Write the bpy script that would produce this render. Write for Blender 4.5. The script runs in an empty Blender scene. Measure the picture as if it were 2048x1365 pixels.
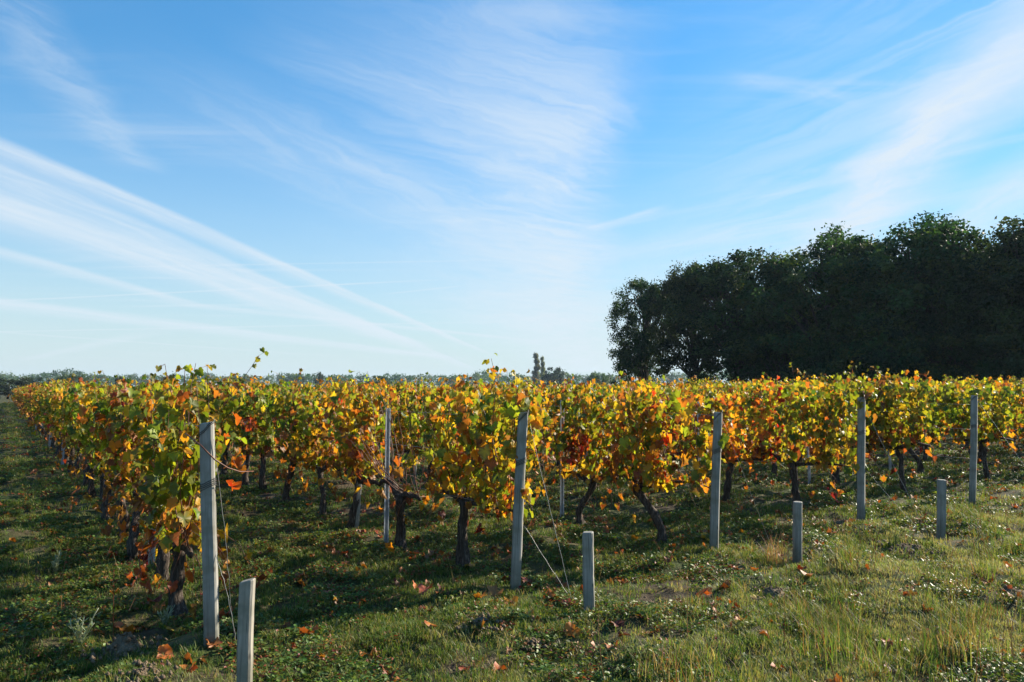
import bpy, math, random
import numpy as np
from mathutils import Vector, Matrix, Euler, noise as mnoise

SC = bpy.context.scene
COL = SC.collection
R = math.radians

# ------------------------------------------------------------------ camera
F_PX, W_PX, H_PX = 1467.0, 2048.0, 1365.0        # focal length in photo pixels
PITCH = math.atan(98.0 / F_PX)
EYE = 1.60
cam_d = bpy.data.cameras.new('camera')
cam_d.sensor_width = 36.0
cam_d.lens = F_PX / W_PX * 36.0
cam_d.clip_start, cam_d.clip_end = 0.05, 6000
cam = bpy.data.objects.new('camera', cam_d)
cam.location = (0, 0, EYE)
cam.rotation_euler = (math.pi / 2 + PITCH, 0, 0)
COL.objects.link(cam)
SC.camera = cam

# ------------------------------------------------------------------ light
SUN_AZ, SUN_EL = R(58), R(26.5)                     # azimuth to the right of the view direction
SKY_STRENGTH = 0.092
SUN_STRENGTH = 5.0
EXPOSURE = 1.22
sun_dir = Vector((math.sin(SUN_AZ) * math.cos(SUN_EL), math.cos(SUN_AZ) * math.cos(SUN_EL), math.sin(SUN_EL)))
sun_d = bpy.data.lights.new('sun', 'SUN')
sun_d.energy = SUN_STRENGTH
sun_d.angle = R(0.5)
sun_d.color = (1.0, 0.90, 0.74)
sun = bpy.data.objects.new('sun', sun_d)
sun.rotation_euler = sun_dir.to_track_quat('Z', 'Y').to_euler()
sun.location = (40, 20, 40)
COL.objects.link(sun)

SC.view_settings.view_transform = 'Standard'
SC.view_settings.look = 'None'
SC.view_settings.exposure = EXPOSURE
SC.view_settings.gamma = 1.0
SC.view_settings.use_curve_mapping = False
SC.render.engine = 'CYCLES'
SC.cycles.max_bounces = 6
SC.cycles.diffuse_bounces = 3
SC.cycles.glossy_bounces = 2
SC.cycles.transmission_bounces = 4
SC.cycles.transparent_max_bounces = 6
SC.cycles.volume_bounces = 0
SC.cycles.sample_clamp_indirect = 6.0
SC.cycles.use_denoising = True
SC.cycles.denoiser = 'OPENIMAGEDENOISE'
SC.cycles.denoising_input_passes = 'RGB_ALBEDO_NORMAL'
SC.cycles.denoising_prefilter = 'ACCURATE'


def pix_dir(px, py):
    """World direction of the ray through a pixel of the 2048 x 1365 photograph."""
    a, b = (px - W_PX / 2) / F_PX, (H_PX / 2 - py) / F_PX
    c, s = math.cos(PITCH), math.sin(PITCH)
    return Vector((a, c - b * s, s + b * c))


# ------------------------------------------------------------------ world: Nishita sky and a high layer of cirrus
world = bpy.data.worlds.new('World')
SC.world = world
world.use_nodes = True
world.cycles.sampling_method = 'MANUAL'
world.cycles.sample_map_resolution = 128


class NT:
    """Small helper that chains shader nodes."""

    def __init__(self, tree):
        self.t = tree
        tree.nodes.clear()

    def n(self, kind, **kw):
        x = self.t.nodes.new(kind)
        for k, v in kw.items():
            setattr(x, k, v)
        return x

    def put(self, sock, v):
        if isinstance(v, bpy.types.NodeSocket):
            self.t.links.new(v, sock)
        elif v is not None:
            sock.default_value = v

    def m(self, op, a, b=None, c=None, clamp=False):
        x = self.n('ShaderNodeMath', operation=op, use_clamp=clamp)
        for i, v in enumerate((a, b, c)):
            if v is not None:
                self.put(x.inputs[i], v)
        return x.outputs[0]

    def step(self, v, lo, hi, o0=0.0, o1=1.0, kind='SMOOTHSTEP'):
        x = self.n('ShaderNodeMapRange', interpolation_type=kind)
        for i, q in enumerate((v, lo, hi, o0, o1)):
            self.put(x.inputs[i], q)
        return x.outputs[0]

    def xyz(self, a, b, c=0.0):
        x = self.n('ShaderNodeCombineXYZ')
        for i, v in enumerate((a, b, c)):
            self.put(x.inputs[i], v)
        return x.outputs[0]

    def noise(self, vec, scale=1.0, detail=4.0, rough=0.55, dist=0.0, out=0):
        x = self.n('ShaderNodeTexNoise')
        if vec is not None:
            self.put(x.inputs['Vector'], vec)
        self.put(x.inputs['Scale'], scale)
        self.put(x.inputs['Detail'], detail)
        self.put(x.inputs['Roughness'], rough)
        self.put(x.inputs['Distortion'], dist)
        return x.outputs[out]

    def mix(self, f, a, b, blend='MIX'):
        x = self.n('ShaderNodeMix', data_type='RGBA', blend_type=blend)
        self.put(x.inputs[0], f)
        self.put(x.inputs[6], a)
        self.put(x.inputs[7], b)
        return x.outputs[2]

    def ramp(self, f, stops):
        x = self.n('ShaderNodeValToRGB')
        e = x.color_ramp.elements
        while len(e) < len(stops):
            e.new(0.5)
        for el, (p, c) in zip(e, stops):
            el.position = p
            el.color = (*c, 1) if len(c) == 3 else c
        self.put(x.inputs[0], f)
        return x.outputs[0]


def build_sky():
    g = NT(world.node_tree)
    sky = g.n('ShaderNodeTexSky', sky_type='NISHITA')
    sky.sun_disc = False
    sky.sun_elevation = SUN_EL
    sky.sun_rotation = SUN_AZ
    sky.altitude = 50
    sky.air_density = 1.0
    sky.dust_density = 0.0
    sky.ozone_density = 1.2
    tc = g.n('ShaderNodeTexCoord')
    sep = g.n('ShaderNodeSeparateXYZ')
    g.put(sep.inputs[0], tc.outputs['Generated'])
    dx, dy, dz = sep.outputs
    dzc = g.m('MAXIMUM', dz, 0.012)
    u = g.m('DIVIDE', dx, dzc)                     # a flat cloud layer at unit height
    v = g.m('DIVIDE', dy, dzc)
    p = g.xyz(u, v)
    # slow warp that bends every streak a little
    wob = g.m('SUBTRACT', g.noise(p, 0.55, 3.0, 0.55), 0.5)
    wob2 = g.m('SUBTRACT', g.noise(p, 2.6, 4.0, 0.6), 0.5)

    def plane(px, py):
        d = pix_dir(px, py)
        return d.x / d.z, d.y / d.z

    total = None

    def add(val):
        nonlocal total
        if total is None:
            total = val
        else:                                      # 1-(1-a)(1-b)
            total = g.m('SUBTRACT', g.m('ADD', total, val), g.m('MULTIPLY', total, val))

    def band(a, b, wide_up, wide_dn, amount, fib=(1.2, 14.0), warp=0.10, fade=(0.1, 0.2), fine=0.55, taper=1.0, shear=0.0):
        """A streak between two points of the sky; wide_up / wide_dn are feather widths left and right of its line."""
        ax, ay = plane(*a)
        bx, by = plane(*b)
        L = math.hypot(bx - ax, by - ay)
        ex, ey = (bx - ax) / L, (by - ay) / L
        ru, rv = g.m('SUBTRACT', u, ax), g.m('SUBTRACT', v, ay)
        al = g.m('ADD', g.m('MULTIPLY', ru, ex), g.m('MULTIPLY', rv, ey))
        ac = g.m('SUBTRACT', g.m('MULTIPLY', rv, ex), g.m('MULTIPLY', ru, ey))
        t = g.m('DIVIDE', al, L)
        ac = g.m('ADD', ac, g.m('ADD', g.m('MULTIPLY', wob, warp * 2), g.m('MULTIPLY', wob2, warp * 0.7)))
        wt = g.step(t, 0.0, 1.0, 1.0, taper, 'LINEAR')
        q = g.m('MAXIMUM', g.m('DIVIDE', ac, wide_up), g.m('DIVIDE', ac, -wide_dn))
        q = g.m('DIVIDE', q, wt)
        body = g.step(q, 0.0, 1.0, 1.0, 0.0)
        env = g.m('MULTIPLY', g.step(t, -0.02, fade[0]), g.step(t, 1.0 - fade[1], 1.02, 1.0, 0.0))
        al2 = g.m('ADD', al, g.m('MULTIPLY', ac, shear))
        fv = g.xyz(g.m('MULTIPLY', al2, fib[0]), g.m('MULTIPLY', ac, fib[1]), ax)
        fb = g.step(g.noise(fv, 1.0, 5.0, 0.68, 0.8), 0.32, 0.70)
        fb = g.m('ADD', 1.0 - fine, g.m('MULTIPLY', fb, fine))
        add(g.m('MULTIPLY', g.m('MULTIPLY', body, env), g.m('MULTIPLY', fb, amount)))

    # old, spread contrails low on the left
    band((-500, 68), (1000, 716), 0.30, 0.09, 0.76, (0.9, 9), 0.05, (0.02, 0.40), 0.40)
    band((-500, 120), (960, 742), 0.80, 0.12, 0.64, (0.8, 8), 0.08, (0.02, 0.3), 0.45)
    band((-450, 240), (880, 700), 0.95, 0.16, 0.74, (0.7, 7), 0.12, (0.02, 0.3), 0.45)
    band((-400, 390), (440, 622), 0.36, 0.16, 0.60, (0.9, 7), 0.05, (0.02, 0.25), 0.35)
    band((-350, 560), (950, 722), 1.3, 0.6, 0.72, (0.6, 3), 0.15, (0.02, 0.3), 0.4)
    band((-300, 300), (620, 640), 0.30, 0.10, 0.55, (0.8, 8), 0.08, (0.02, 0.3), 0.5)
    band((200, 590), (1150, 690), 0.5, 0.25, 0.6, (0.6, 4), 0.10, (0.2, 0.3), 0.5)
    # thin young contrails near the horizon
    band((-200, 612), (960, 556), 0.07, 0.07, 0.55, (0.7, 5), 0.02, (0.02, 0.2), 0.4)
    band((-200, 668), (1100, 642), 0.16, 0.16, 0.60, (0.6, 4), 0.03, (0.02, 0.3), 0.5)
    band((120, 537), (1120, 518), 0.04, 0.04, 0.40, (0.7, 5), 0.02, (0.2, 0.3), 0.5)
    band((760, 590), (960, 568), 0.06, 0.06, 0.45, (0.7, 5), 0.02, (0.2, 0.3), 0.4)
    band((-200, 650), (700, 716), 0.3, 0.3, 0.45, (0.6, 3), 0.08, (0.02, 0.3), 0.5)
    band((40, 722), (420, 640), 0.45, 0.45, 0.4, (0.6, 2), 0.08, (0.1, 0.3), 0.5)
    # the tall plume in the middle, feathered to its left
    band((1060, -300), (1150, 660), 0.95, 0.34, 0.56, (3.6, 1.4), 0.45, (0.16, 0.30), 0.75, 1.9, 1.1)
    band((1000, -240), (1130, 600), 0.46, 0.28, 0.40, (3.4, 1.6), 0.55, (0.16, 0.25), 0.8, 1.6, 1.3)
    band((240, 60), (1130, 540), 0.75, 0.22, 0.38, (1.0, 6), 0.30, (0.25, 0.2), 0.65, 1.3, 0.5)
    band((480, 40), (1180, 330), 0.45, 0.25, 0.30, (1.0, 7), 0.25, (0.3, 0.25), 0.8, 1.2, 0.5)
    band((800, 260), (1180, 745), 1.9, 2.4, 0.78, (0.7, 2), 0.4, (0.2, 0.1), 0.5, 1.6)
    # the faint wisp at the upper left
    band((-30, -60), (305, 350), 0.18, 0.12, 0.30, (4.0, 4.0), 0.16, (0.15, 0.15), 0.75, 1.1, 1.2)
    # the broad bright sheet on the right
    band((2500, -330), (1560, 560), 0.30, 0.44, 1.0, (2.6, 4.4), 0.30, (0.0, 0.36), 0.42, 1.1, -1.2)
    band((2560, -330), (1900, 300), 0.34, 0.40, 0.75, (2.0, 4.0), 0.25, (0.0, 0.4), 0.5, 1.0, -0.8)
    band((2320, -330), (1400, 600), 0.8, 0.5, 0.38, (3.0, 1.6), 0.32, (0.0, 0.35), 0.8, 1.3, -1.5)
    band((2520, 120), (1720, 560), 0.30, 0.36, 0.75, (1.4, 6), 0.16, (0.0, 0.3), 0.5, 1.5)
    band((2250, 245), (1160, 468), 0.12, 0.08, 0.34, (1.4, 8), 0.22, (0.05, 0.12), 0.7, 1.2)
    band((2200, 340), (1000, 555), 0.5, 0.3, 0.36, (0.9, 6), 0.22, (0.05, 0.4), 0.6, 1.4)
    band((1165, 462), (1345, 408), 0.10, 0.07, 0.55, (1.6, 7), 0.10, (0.2, 0.3), 0.5)
    band((1440, 140), (1760, 215), 0.10, 0.06, 0.34, (1.4, 9), 0.16, (0.25, 0.35), 0.7)
    # sparse fibres everywhere, also outside the frame
    fv = g.xyz(g.m('ADD', g.m('MULTIPLY', u, 0.45), g.m('MULTIPLY', wob, 0.9)), g.m('MULTIPLY', v, 3.4), 3.1)
    fibres = g.step(g.noise(fv, 1.0, 7.0, 0.62, 0.4), 0.46, 0.80)
    patch = g.step(g.noise(p, 0.42, 2.0, 0.5), 0.42, 0.66)
    add(g.m('MULTIPLY', g.m('MULTIPLY', fibres, patch), 0.45))
    total = g.m('MINIMUM', total, 0.95)
    hsv = g.n('ShaderNodeHueSaturation')
    g.put(hsv.inputs['Saturation'], 1.36)
    g.put(hsv.inputs['Hue'], 0.495)
    g.put(hsv.inputs['Value'], 1.06)
    g.put(hsv.inputs['Color'], sky.outputs[0])
    k = 1.0 / (SKY_STRENGTH * 2 ** EXPOSURE)
    bw = g.n('ShaderNodeRGBToBW')
    g.put(bw.inputs[0], hsv.outputs[0])
    lum = g.m('DIVIDE', bw.outputs[0], k)
    # soft shoulder, as the camera rolls off a bright sky
    soft = g.m('DIVIDE', 1.0, g.m('ADD', 1.0, g.m('MULTIPLY', g.m('MAXIMUM', g.m('SUBTRACT', lum, 0.30), 0.0), 0.62)))
    base = g.n('ShaderNodeVectorMath', operation='SCALE')
    g.put(base.inputs[0], hsv.outputs[0])
    g.put(base.inputs['Scale'], soft)
    # pale veil that thickens towards the horizon, as a thin cirrus layer seen edge-on does
    veil = g.m('MULTIPLY', g.m('POWER', g.step(dz, 0.0, 0.40, 1.0, 0.0, 'LINEAR'), 1.8), 0.93)
    col = g.mix(veil, base.outputs[0], (0.60 * k, 0.765 * k, 0.89 * k, 1))
    col = g.mix(total, col, (0.76 * k, 0.855 * k, 0.945 * k, 1))
    bg = g.n('ShaderNodeBackground')
    g.put(bg.inputs['Color'], col)
    bg.inputs['Strength'].default_value = SKY_STRENGTH
    out = g.n('ShaderNodeOutputWorld')
    g.t.links.new(bg.outputs[0], out.inputs[0])


build_sky()


# ------------------------------------------------------------------ terrain height and pixel look-ups
def sstep(x, a, b):
    t = np.clip((np.asarray(x, dtype=float) - a) / (b - a), 0, 1)
    return t * t * (3 - 2 * t)


_gr = np.random.RandomState(5)
_WAVES = []
for lam, amp, k in ((2.6, 0.018, 7), (1.1, 0.016, 9), (0.55, 0.010, 10), (0.26, 0.004, 10)):
    for _ in range(k):
        a = _gr.uniform(0, 2 * math.pi)
        f = 2 * math.pi / (lam * _gr.uniform(0.7, 1.4))
        _WAVES.append((math.cos(a) * f, math.sin(a) * f, _gr.uniform(0, 6.28), amp * 1.6 / math.sqrt(k)))


def gz(x, y):
    x = np.asarray(x, dtype=float)
    y = np.asarray(y, dtype=float)
    z = 0.10 * sstep(x, 0.5, 7.0) * sstep(y, 2, 8)
    b = np.zeros_like(z)
    for fx, fy, ph, am in _WAVES:
        b = b + am * np.sin(fx * x + fy * y + ph)
    near = 1 - sstep(np.hypot(x, y - 6), 16, 30)
    return z + b * near


def gzf(x, y):
    return float(gz(x, y))


def gp(px, py):
    """Ground point seen at a photo pixel."""
    d = pix_dir(px, py)
    z = 0.0
    for _ in range(8):
        t = (z - EYE) / d.z
        z = gzf(d.x * t, d.y * t)
    return Vector((d.x * t, d.y * t, z))


def at_depth(px, py, Y):
    """Point on a pixel's ray at forward distance Y."""
    d = pix_dir(px, py)
    return Vector((d.x * Y / d.y, Y, EYE + d.z * Y / d.y))


def at_x(px, py, q, n):
    """Point on a pixel's ray in the vertical plane through q with normal n."""
    d = pix_dir(px, py)
    t = (q - Vector((0, 0, EYE))).dot(n) / d.dot(n)
    return Vector((0, 0, EYE)) + d * t


# ------------------------------------------------------------------ materials
def material(name, build):
    mt = bpy.data.materials.new(name)
    mt.use_nodes = True
    g = NT(mt.node_tree)
    sh = build(g)
    out = g.n('ShaderNodeOutputMaterial')
    g.t.links.new(sh, out.inputs[0])
    return mt


def bsdf(g, col, rough=0.7, spec=0.4, normal=None, metal=0.0):
    b = g.n('ShaderNodeBsdfPrincipled')
    g.put(b.inputs['Base Color'], col)
    g.put(b.inputs['Roughness'], rough)
    g.put(b.inputs['Specular IOR Level'], spec)
    g.put(b.inputs['Metallic'], metal)
    if normal is not None:
        g.put(b.inputs['Normal'], normal)
    return b.outputs[0]


def bump(g, h, strength=0.5, dist=0.01):
    b = g.n('ShaderNodeBump')
    g.put(b.inputs['Strength'], strength)
    g.put(b.inputs['Distance'], dist)
    g.put(b.inputs['Height'], h)
    return b.outputs[0]


def objco(g):
    return g.n('ShaderNodeTexCoord').outputs['Object']


def leafy(spots, trans, rough=0.45, spec=0.45, scale=38.0, jitter=0.06, warm=(1.25, 1.1, 0.6), vary=0.3):
    def build(g):
        at = g.n('ShaderNodeAttribute', attribute_name='Col')
        rnd = g.n('ShaderNodeObjectInfo').outputs['Random']
        hs = g.n('ShaderNodeHueSaturation')
        g.put(hs.inputs['Hue'], g.m('ADD', 0.5 - jitter * 0.35, g.m('MULTIPLY', rnd, jitter * 0.7)))
        g.put(hs.inputs['Value'], g.m('ADD', 1.0 - vary / 2, g.m('MULTIPLY', g.m('FRACT', g.m('MULTIPLY', rnd, 7.31)), vary)))
        g.put(hs.inputs['Color'], at.outputs['Color'])
        col = hs.outputs[0]
        if spots:
            nz = g.noise(objco(g), scale, 3.0, 0.6)
            col = g.mix(g.m('MULTIPLY', g.step(nz, 0.56, 0.72), spots), col, (0.16, 0.055, 0.018, 1))
            nz2 = g.noise(objco(g), scale * 0.5, 2.0, 0.5)
            col = g.mix(g.m('MULTIPLY', g.step(nz2, 0.52, 0.68), 0.22), col, (0.40, 0.32, 0.03, 1))
        a = bsdf(g, col, rough, spec)
        tr = g.n('ShaderNodeBsdfTranslucent')
        g.put(tr.inputs['Color'], g.mix(1.0, col, (*warm, 1), 'MULTIPLY'))
        mx = g.n('ShaderNodeMixShader')
        g.put(mx.inputs[0], trans)
        g.t.links.new(a, mx.inputs[1])
        g.t.links.new(tr.outputs[0], mx.inputs[2])
        return mx.outputs[0]
    return build


M = {}
M['vine_leaf'] = material('vine_leaf', leafy(0.50, 0.50, 0.50, 0.36, 30.0, 0.05, (1.55, 1.45, 0.65)))
M['dry_leaf'] = material('dry_leaf', leafy(0.35, 0.28, 0.55, 0.4, 24.0, 0.05))
M['grass'] = material('grass_blade', leafy(0.0, 0.45, 0.55, 0.25, 30.0, 0.09, (1.3, 1.2, 0.6)))
M['weed'] = material('weed_leaf', leafy(0.0, 0.36, 0.48, 0.30, 30.0, 0.10, (1.3, 1.25, 0.6)))
M['tree_leaf'] = material('tree_leaf', leafy(0.0, 0.34, 0.6, 0.2, 2.0, 0.10, (1.3, 1.4, 0.6), 0.9))


def _bark(g):
    co = objco(g)
    mp = g.n('ShaderNodeMapping')
    mp.inputs['Scale'].default_value = (70, 70, 9)
    g.put(mp.inputs['Vector'], co)
    f = g.noise(mp.outputs[0], 1.0, 5.0, 0.65, 0.8)
    col = g.ramp(f, [(0.32, (0.014, 0.010, 0.008)), (0.50, (0.055, 0.042, 0.032)), (0.72, (0.17, 0.14, 0.115))])
    return bsdf(g, col, 0.9, 0.2, bump(g, f, 1.0, 0.012))


def _cane(g):
    f = g.noise(objco(g), 30.0, 3.0, 0.6)
    col = g.ramp(f, [(0.3, (0.07, 0.025, 0.015)), (0.7, (0.20, 0.075, 0.035))])
    return bsdf(g, col, 0.55, 0.4)


def _treebark(g):
    f = g.noise(objco(g), 6.0, 4.0, 0.6)
    return bsdf(g, g.ramp(f, [(0.3, (0.03, 0.024, 0.018)), (0.7, (0.09, 0.075, 0.06))]), 0.9, 0.1)


def _wood(tint):
    def build(g):
        co = objco(g)
        mp = g.n('ShaderNodeMapping')
        mp.inputs['Scale'].default_value = (34, 34, 1.4)
        g.put(mp.inputs['Vector'], co)
        f = g.noise(mp.outputs[0], 1.0, 6.0, 0.72, 0.5)
        big = g.noise(co, 5.0, 3.0, 0.6)
        col = g.ramp(f, [(0.30, tuple(0.30 * t for t in tint)), (0.42, tuple(0.78 * t for t in tint)), (0.55, tuple(0.95 * t for t in tint)), (0.72, tuple(1.25 * t for t in tint))])
        cr = g.n('ShaderNodeMapping')
        cr.inputs['Scale'].default_value = (85, 85, 1.1)
        g.put(cr.inputs['Vector'], co)
        split = g.step(g.noise(cr.outputs[0], 1.0, 3.0, 0.6, 0.3), 0.62, 0.68)
        col = g.mix(g.m('MULTIPLY', split, 0.75), col, (0.05, 0.042, 0.034, 1))
        col = g.mix(g.m('MULTIPLY', g.step(big, 0.44, 0.64), 0.65), col, (0.15, 0.145, 0.105, 1))
        kn = g.n('ShaderNodeTexVoronoi')
        kv = g.n('ShaderNodeMapping')
        kv.inputs['Scale'].default_value = (9, 9, 5)
        g.put(kv.inputs['Vector'], co)
        g.put(kn.inputs['Vector'], kv.outputs[0])
        g.put(kn.inputs['Scale'], 1.0)
        knot = g.step(kn.outputs['Distance'], 0.04, 0.13, 0.6, 0.0)
        col = g.mix(knot, col, (0.05, 0.035, 0.025, 1))
        sp = g.n('ShaderNodeSeparateXYZ')
        g.put(sp.inputs[0], co)
        damp = g.step(sp.outputs[2], 0.05, 0.32, 1.0, 0.0)
        col = g.mix(g.m('MULTIPLY', damp, g.noise(co, 14.0, 3.0)), col, (0.055, 0.06, 0.03, 1))
        return bsdf(g, col, 0.82, 0.3, bump(g, f, 0.8, 0.004))
    return build


def _steel(g):
    f = g.noise(objco(g), 18.0, 4.0, 0.6)
    col = g.ramp(f, [(0.3, (0.30, 0.32, 0.34)), (0.7, (0.48, 0.50, 0.52))])
    return bsdf(g, col, g.step(f, 0.3, 0.7, 0.42, 0.6), 0.5, None, 0.35)


def _wire(g):
    return bsdf(g, (0.26, 0.26, 0.25, 1), 0.5, 0.4, None, 0.5)


def _darkwire(g):
    return bsdf(g, (0.06, 0.06, 0.06, 1), 0.5, 0.4, None, 0.6)


def _soil(g):
    co = objco(g)
    f = g.noise(co, 22.0, 6.0, 0.65)
    f2 = g.noise(co, 90.0, 3.0, 0.6)
    col = g.ramp(f, [(0.30, (0.10, 0.07, 0.045)), (0.55, (0.20, 0.145, 0.095)), (0.75, (0.32, 0.25, 0.17))])
    return bsdf(g, col, 0.95, 0.15, bump(g, g.m('ADD', f, g.m('MULTIPLY', f2, 0.5)), 1.0, 0.03))


def _ground(g):
    co = objco(g)
    f = g.noise(co, 1.3, 5.0, 0.6)
    f2 = g.noise(co, 9.0, 5.0, 0.65)
    f3 = g.noise(co, 55.0, 3.0, 0.6)
    soil = g.ramp(f2, [(0.3, (0.030, 0.022, 0.014)), (0.6, (0.085, 0.062, 0.038)), (0.8, (0.15, 0.11, 0.065))])
    moss = g.ramp(f3, [(0.3, (0.020, 0.030, 0.008)), (0.6, (0.050, 0.070, 0.016)), (0.8, (0.11, 0.12, 0.035))])
    col = g.mix(g.step(f, 0.36, 0.60), soil, moss)
    f4 = g.noise(co, 2.7, 5.0, 0.7)
    col = g.mix(g.m('MULTIPLY', g.step(f4, 0.52, 0.66), 0.6), col, (0.17, 0.125, 0.065, 1))
    h = g.m('ADD', g.m('MULTIPLY', f2, 0.6), g.m('MULTIPLY', f3, 0.4))
    return bsdf(g, col, 0.95, 0.15, bump(g, h, 0.9, 0.03))


M['bark'] = material('vine_bark', _bark)
M['cane'] = material('vine_cane', _cane)
M['tree_bark'] = material('tree_bark', _treebark)
M['post'] = material('grey_weathered_wood', _wood((0.29, 0.28, 0.25)))
M['post_brown'] = material('brown_weathered_wood', _wood((0.32, 0.29, 0.24)))
M['steel'] = material('galvanised_steel', _steel)
M['wire'] = material('bright_wire', _wire)
M['dark_wire'] = material('dark_wire', _darkwire)
M['soil'] = material('loose_soil', _soil)
M['ground'] = material('vineyard_ground', _ground)


# ------------------------------------------------------------------ mesh building
class MB:
    def __init__(self):
        self.v, self.f, self.c, self.mi = [], [], [], []

    def add(self, verts, faces, col=(0.5, 0.5, 0.5), mi=0):
        o = len(self.v)
        self.v.extend([tuple(p) for p in verts])
        self.f.extend([tuple(i + o for i in fc) for fc in faces])
        self.c.extend(col if isinstance(col, list) else [col] * len(verts))
        self.mi.extend([mi] * len(faces))
        return self

    def tube(self, pts, rad, sides=6, col=(0.5, 0.5, 0.5), mi=0, caps=True, rough=0.0, seed=0):
        pts = [Vector(p) for p in pts]
        n = len(pts)
        if not hasattr(rad, '__len__'):
            rad = [rad] * n
        vs, fs = [], []
        t0 = (pts[1] - pts[0]).normalized()
        a = Vector((1, 0, 0)) if abs(t0.x) < 0.8 else Vector((0, 1, 0))
        nx = (a - t0 * a.dot(t0)).normalized()
        for i in range(n):
            t = (pts[min(i + 1, n - 1)] - pts[max(i - 1, 0)]).normalized()
            nx = (nx - t * nx.dot(t)).normalized()
            ny = t.cross(nx)
            for k in range(sides):
                an = 2 * math.pi * k / sides
                r = rad[i]
                if rough:
                    r *= 1 + rough * mnoise.noise(Vector((math.cos(an) * 1.7 + seed, math.sin(an) * 1.7, pts[i].z * 9 + seed)))
                vs.append(pts[i] + nx * (math.cos(an) * r) + ny * (math.sin(an) * r))
        for i in range(n - 1):
            for k in range(sides):
                k2 = (k + 1) % sides
                fs.append((i * sides + k, i * sides + k2, (i + 1) * sides + k2, (i + 1) * sides + k))
        if caps:
            fs.append(tuple(reversed(range(sides))))
            fs.append(tuple((n - 1) * sides + k for k in range(sides)))
        return self.add(vs, fs, col, mi)

    def mesh(self, name, mats, smooth=True):
        me = bpy.data.meshes.new(name)
        me.from_pydata(self.v, [], self.f)
        for m_ in (mats if isinstance(mats, (list, tuple)) else [mats]):
            me.materials.append(m_)
        at = me.color_attributes.new('Col', 'FLOAT_COLOR', 'POINT')
        ca = np.ones((len(self.v), 4), dtype=np.float32)
        if self.c:
            ca[:, :3] = np.array(self.c, dtype=np.float32)
        at.data.foreach_set('color', ca.ravel())
        me.polygons.foreach_set('material_index', self.mi)
        me.polygons.foreach_set('use_smooth', [smooth] * len(self.f))
        me.update()
        return me


def link(name, data, parent=None, loc=None, rot=None, scl=None):
    o = bpy.data.objects.new(name, data)
    COL.objects.link(o)
    if parent is not None:
        o.parent = parent
    if loc is not None:
        o.location = loc
    if rot is not None:
        o.rotation_euler = rot
    if scl is not None:
        o.scale = scl if hasattr(scl, '__len__') else (scl, scl, scl)
    return o


def tag(o, label=None, cat=None, group=None, kind=None):
    for k, v in (('label', label), ('category', cat), ('group', group), ('kind', kind)):
        if v:
            o[k] = v
    return o


ORD = ['zeroth', 'first', 'second', 'third', 'fourth', 'fifth', 'sixth', 'seventh', 'eighth', 'ninth', 'tenth', 'eleventh', 'twelfth',
       'thirteenth', 'fourteenth', 'fifteenth', 'sixteenth']


# ------------------------------------------------------------------ scatter: countless small plants, one object each
def scatter(name, protos, mats, pts, rot, scl, idx, label, cat):
    coll = bpy.data.collections.new(name + '_kinds')
    for i, me in enumerate(protos):
        coll.objects.link(bpy.data.objects.new('%s_kind_%02d' % (name, i), me))
    me = bpy.data.meshes.new(name)
    n = len(pts)
    me.vertices.add(n)
    me.vertices.foreach_set('co', np.asarray(pts, dtype=np.float32).ravel())
    a = me.attributes.new('rot', 'FLOAT_VECTOR', 'POINT')
    a.data.foreach_set('vector', np.asarray(rot, dtype=np.float32).ravel())
    a = me.attributes.new('scl', 'FLOAT_VECTOR', 'POINT')
    s = np.asarray(scl, dtype=np.float32)
    if s.ndim == 1:
        s = np.repeat(s[:, None], 3, axis=1)
    a.data.foreach_set('vector', s.ravel())
    a = me.attributes.new('idx', 'INT', 'POINT')
    a.data.foreach_set('value', np.asarray(idx, dtype=np.int32))
    o = link(name, me)
    tag(o, label, cat, None, 'stuff')
    ng = bpy.data.node_groups.new(name + '_spread', 'GeometryNodeTree')
    ng.interface.new_socket('Geometry', in_out='INPUT', socket_type='NodeSocketGeometry')
    ng.interface.new_socket('Geometry', in_out='OUTPUT', socket_type='NodeSocketGeometry')
    N, L = ng.nodes, ng.links
    gi, go = N.new('NodeGroupInput'), N.new('NodeGroupOutput')
    ci = N.new('GeometryNodeCollectionInfo')
    ci.inputs['Collection'].default_value = coll
    ci.inputs['Separate Children'].default_value = True
    ci.inputs['Reset Children'].default_value = True
    ip = N.new('GeometryNodeInstanceOnPoints')
    ip.inputs['Pick Instance'].default_value = True
    for attr, typ, sock in (('rot', 'FLOAT_VECTOR', 'Rotation'), ('scl', 'FLOAT_VECTOR', 'Scale'), ('idx', 'INT', 'Instance Index')):
        na = N.new('GeometryNodeInputNamedAttribute')
        na.data_type = typ
        na.inputs['Name'].default_value = attr
        L.new(na.outputs['Attribute'], ip.inputs[sock])
    L.new(gi.outputs[0], ip.inputs['Points'])
    L.new(ci.outputs[0], ip.inputs['Instance'])
    L.new(ip.outputs[0], go.inputs[0])
    md = o.modifiers.new('spread', 'NODES')
    md.node_group = ng
    return o


# ------------------------------------------------------------------ ground
def axis(lo, hi, step, far_lo, far_hi, g=1.22):
    a = list(np.arange(lo, hi + 1e-6, step))
    d, x = step, hi
    while x < far_hi:
        d *= g
        x = min(x + d, far_hi)
        a.append(x)
    d, x = step, lo
    while x > far_lo:
        d *= g
        x = max(x - d, far_lo)
        a.insert(0, x)
    return np.array(a)


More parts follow.
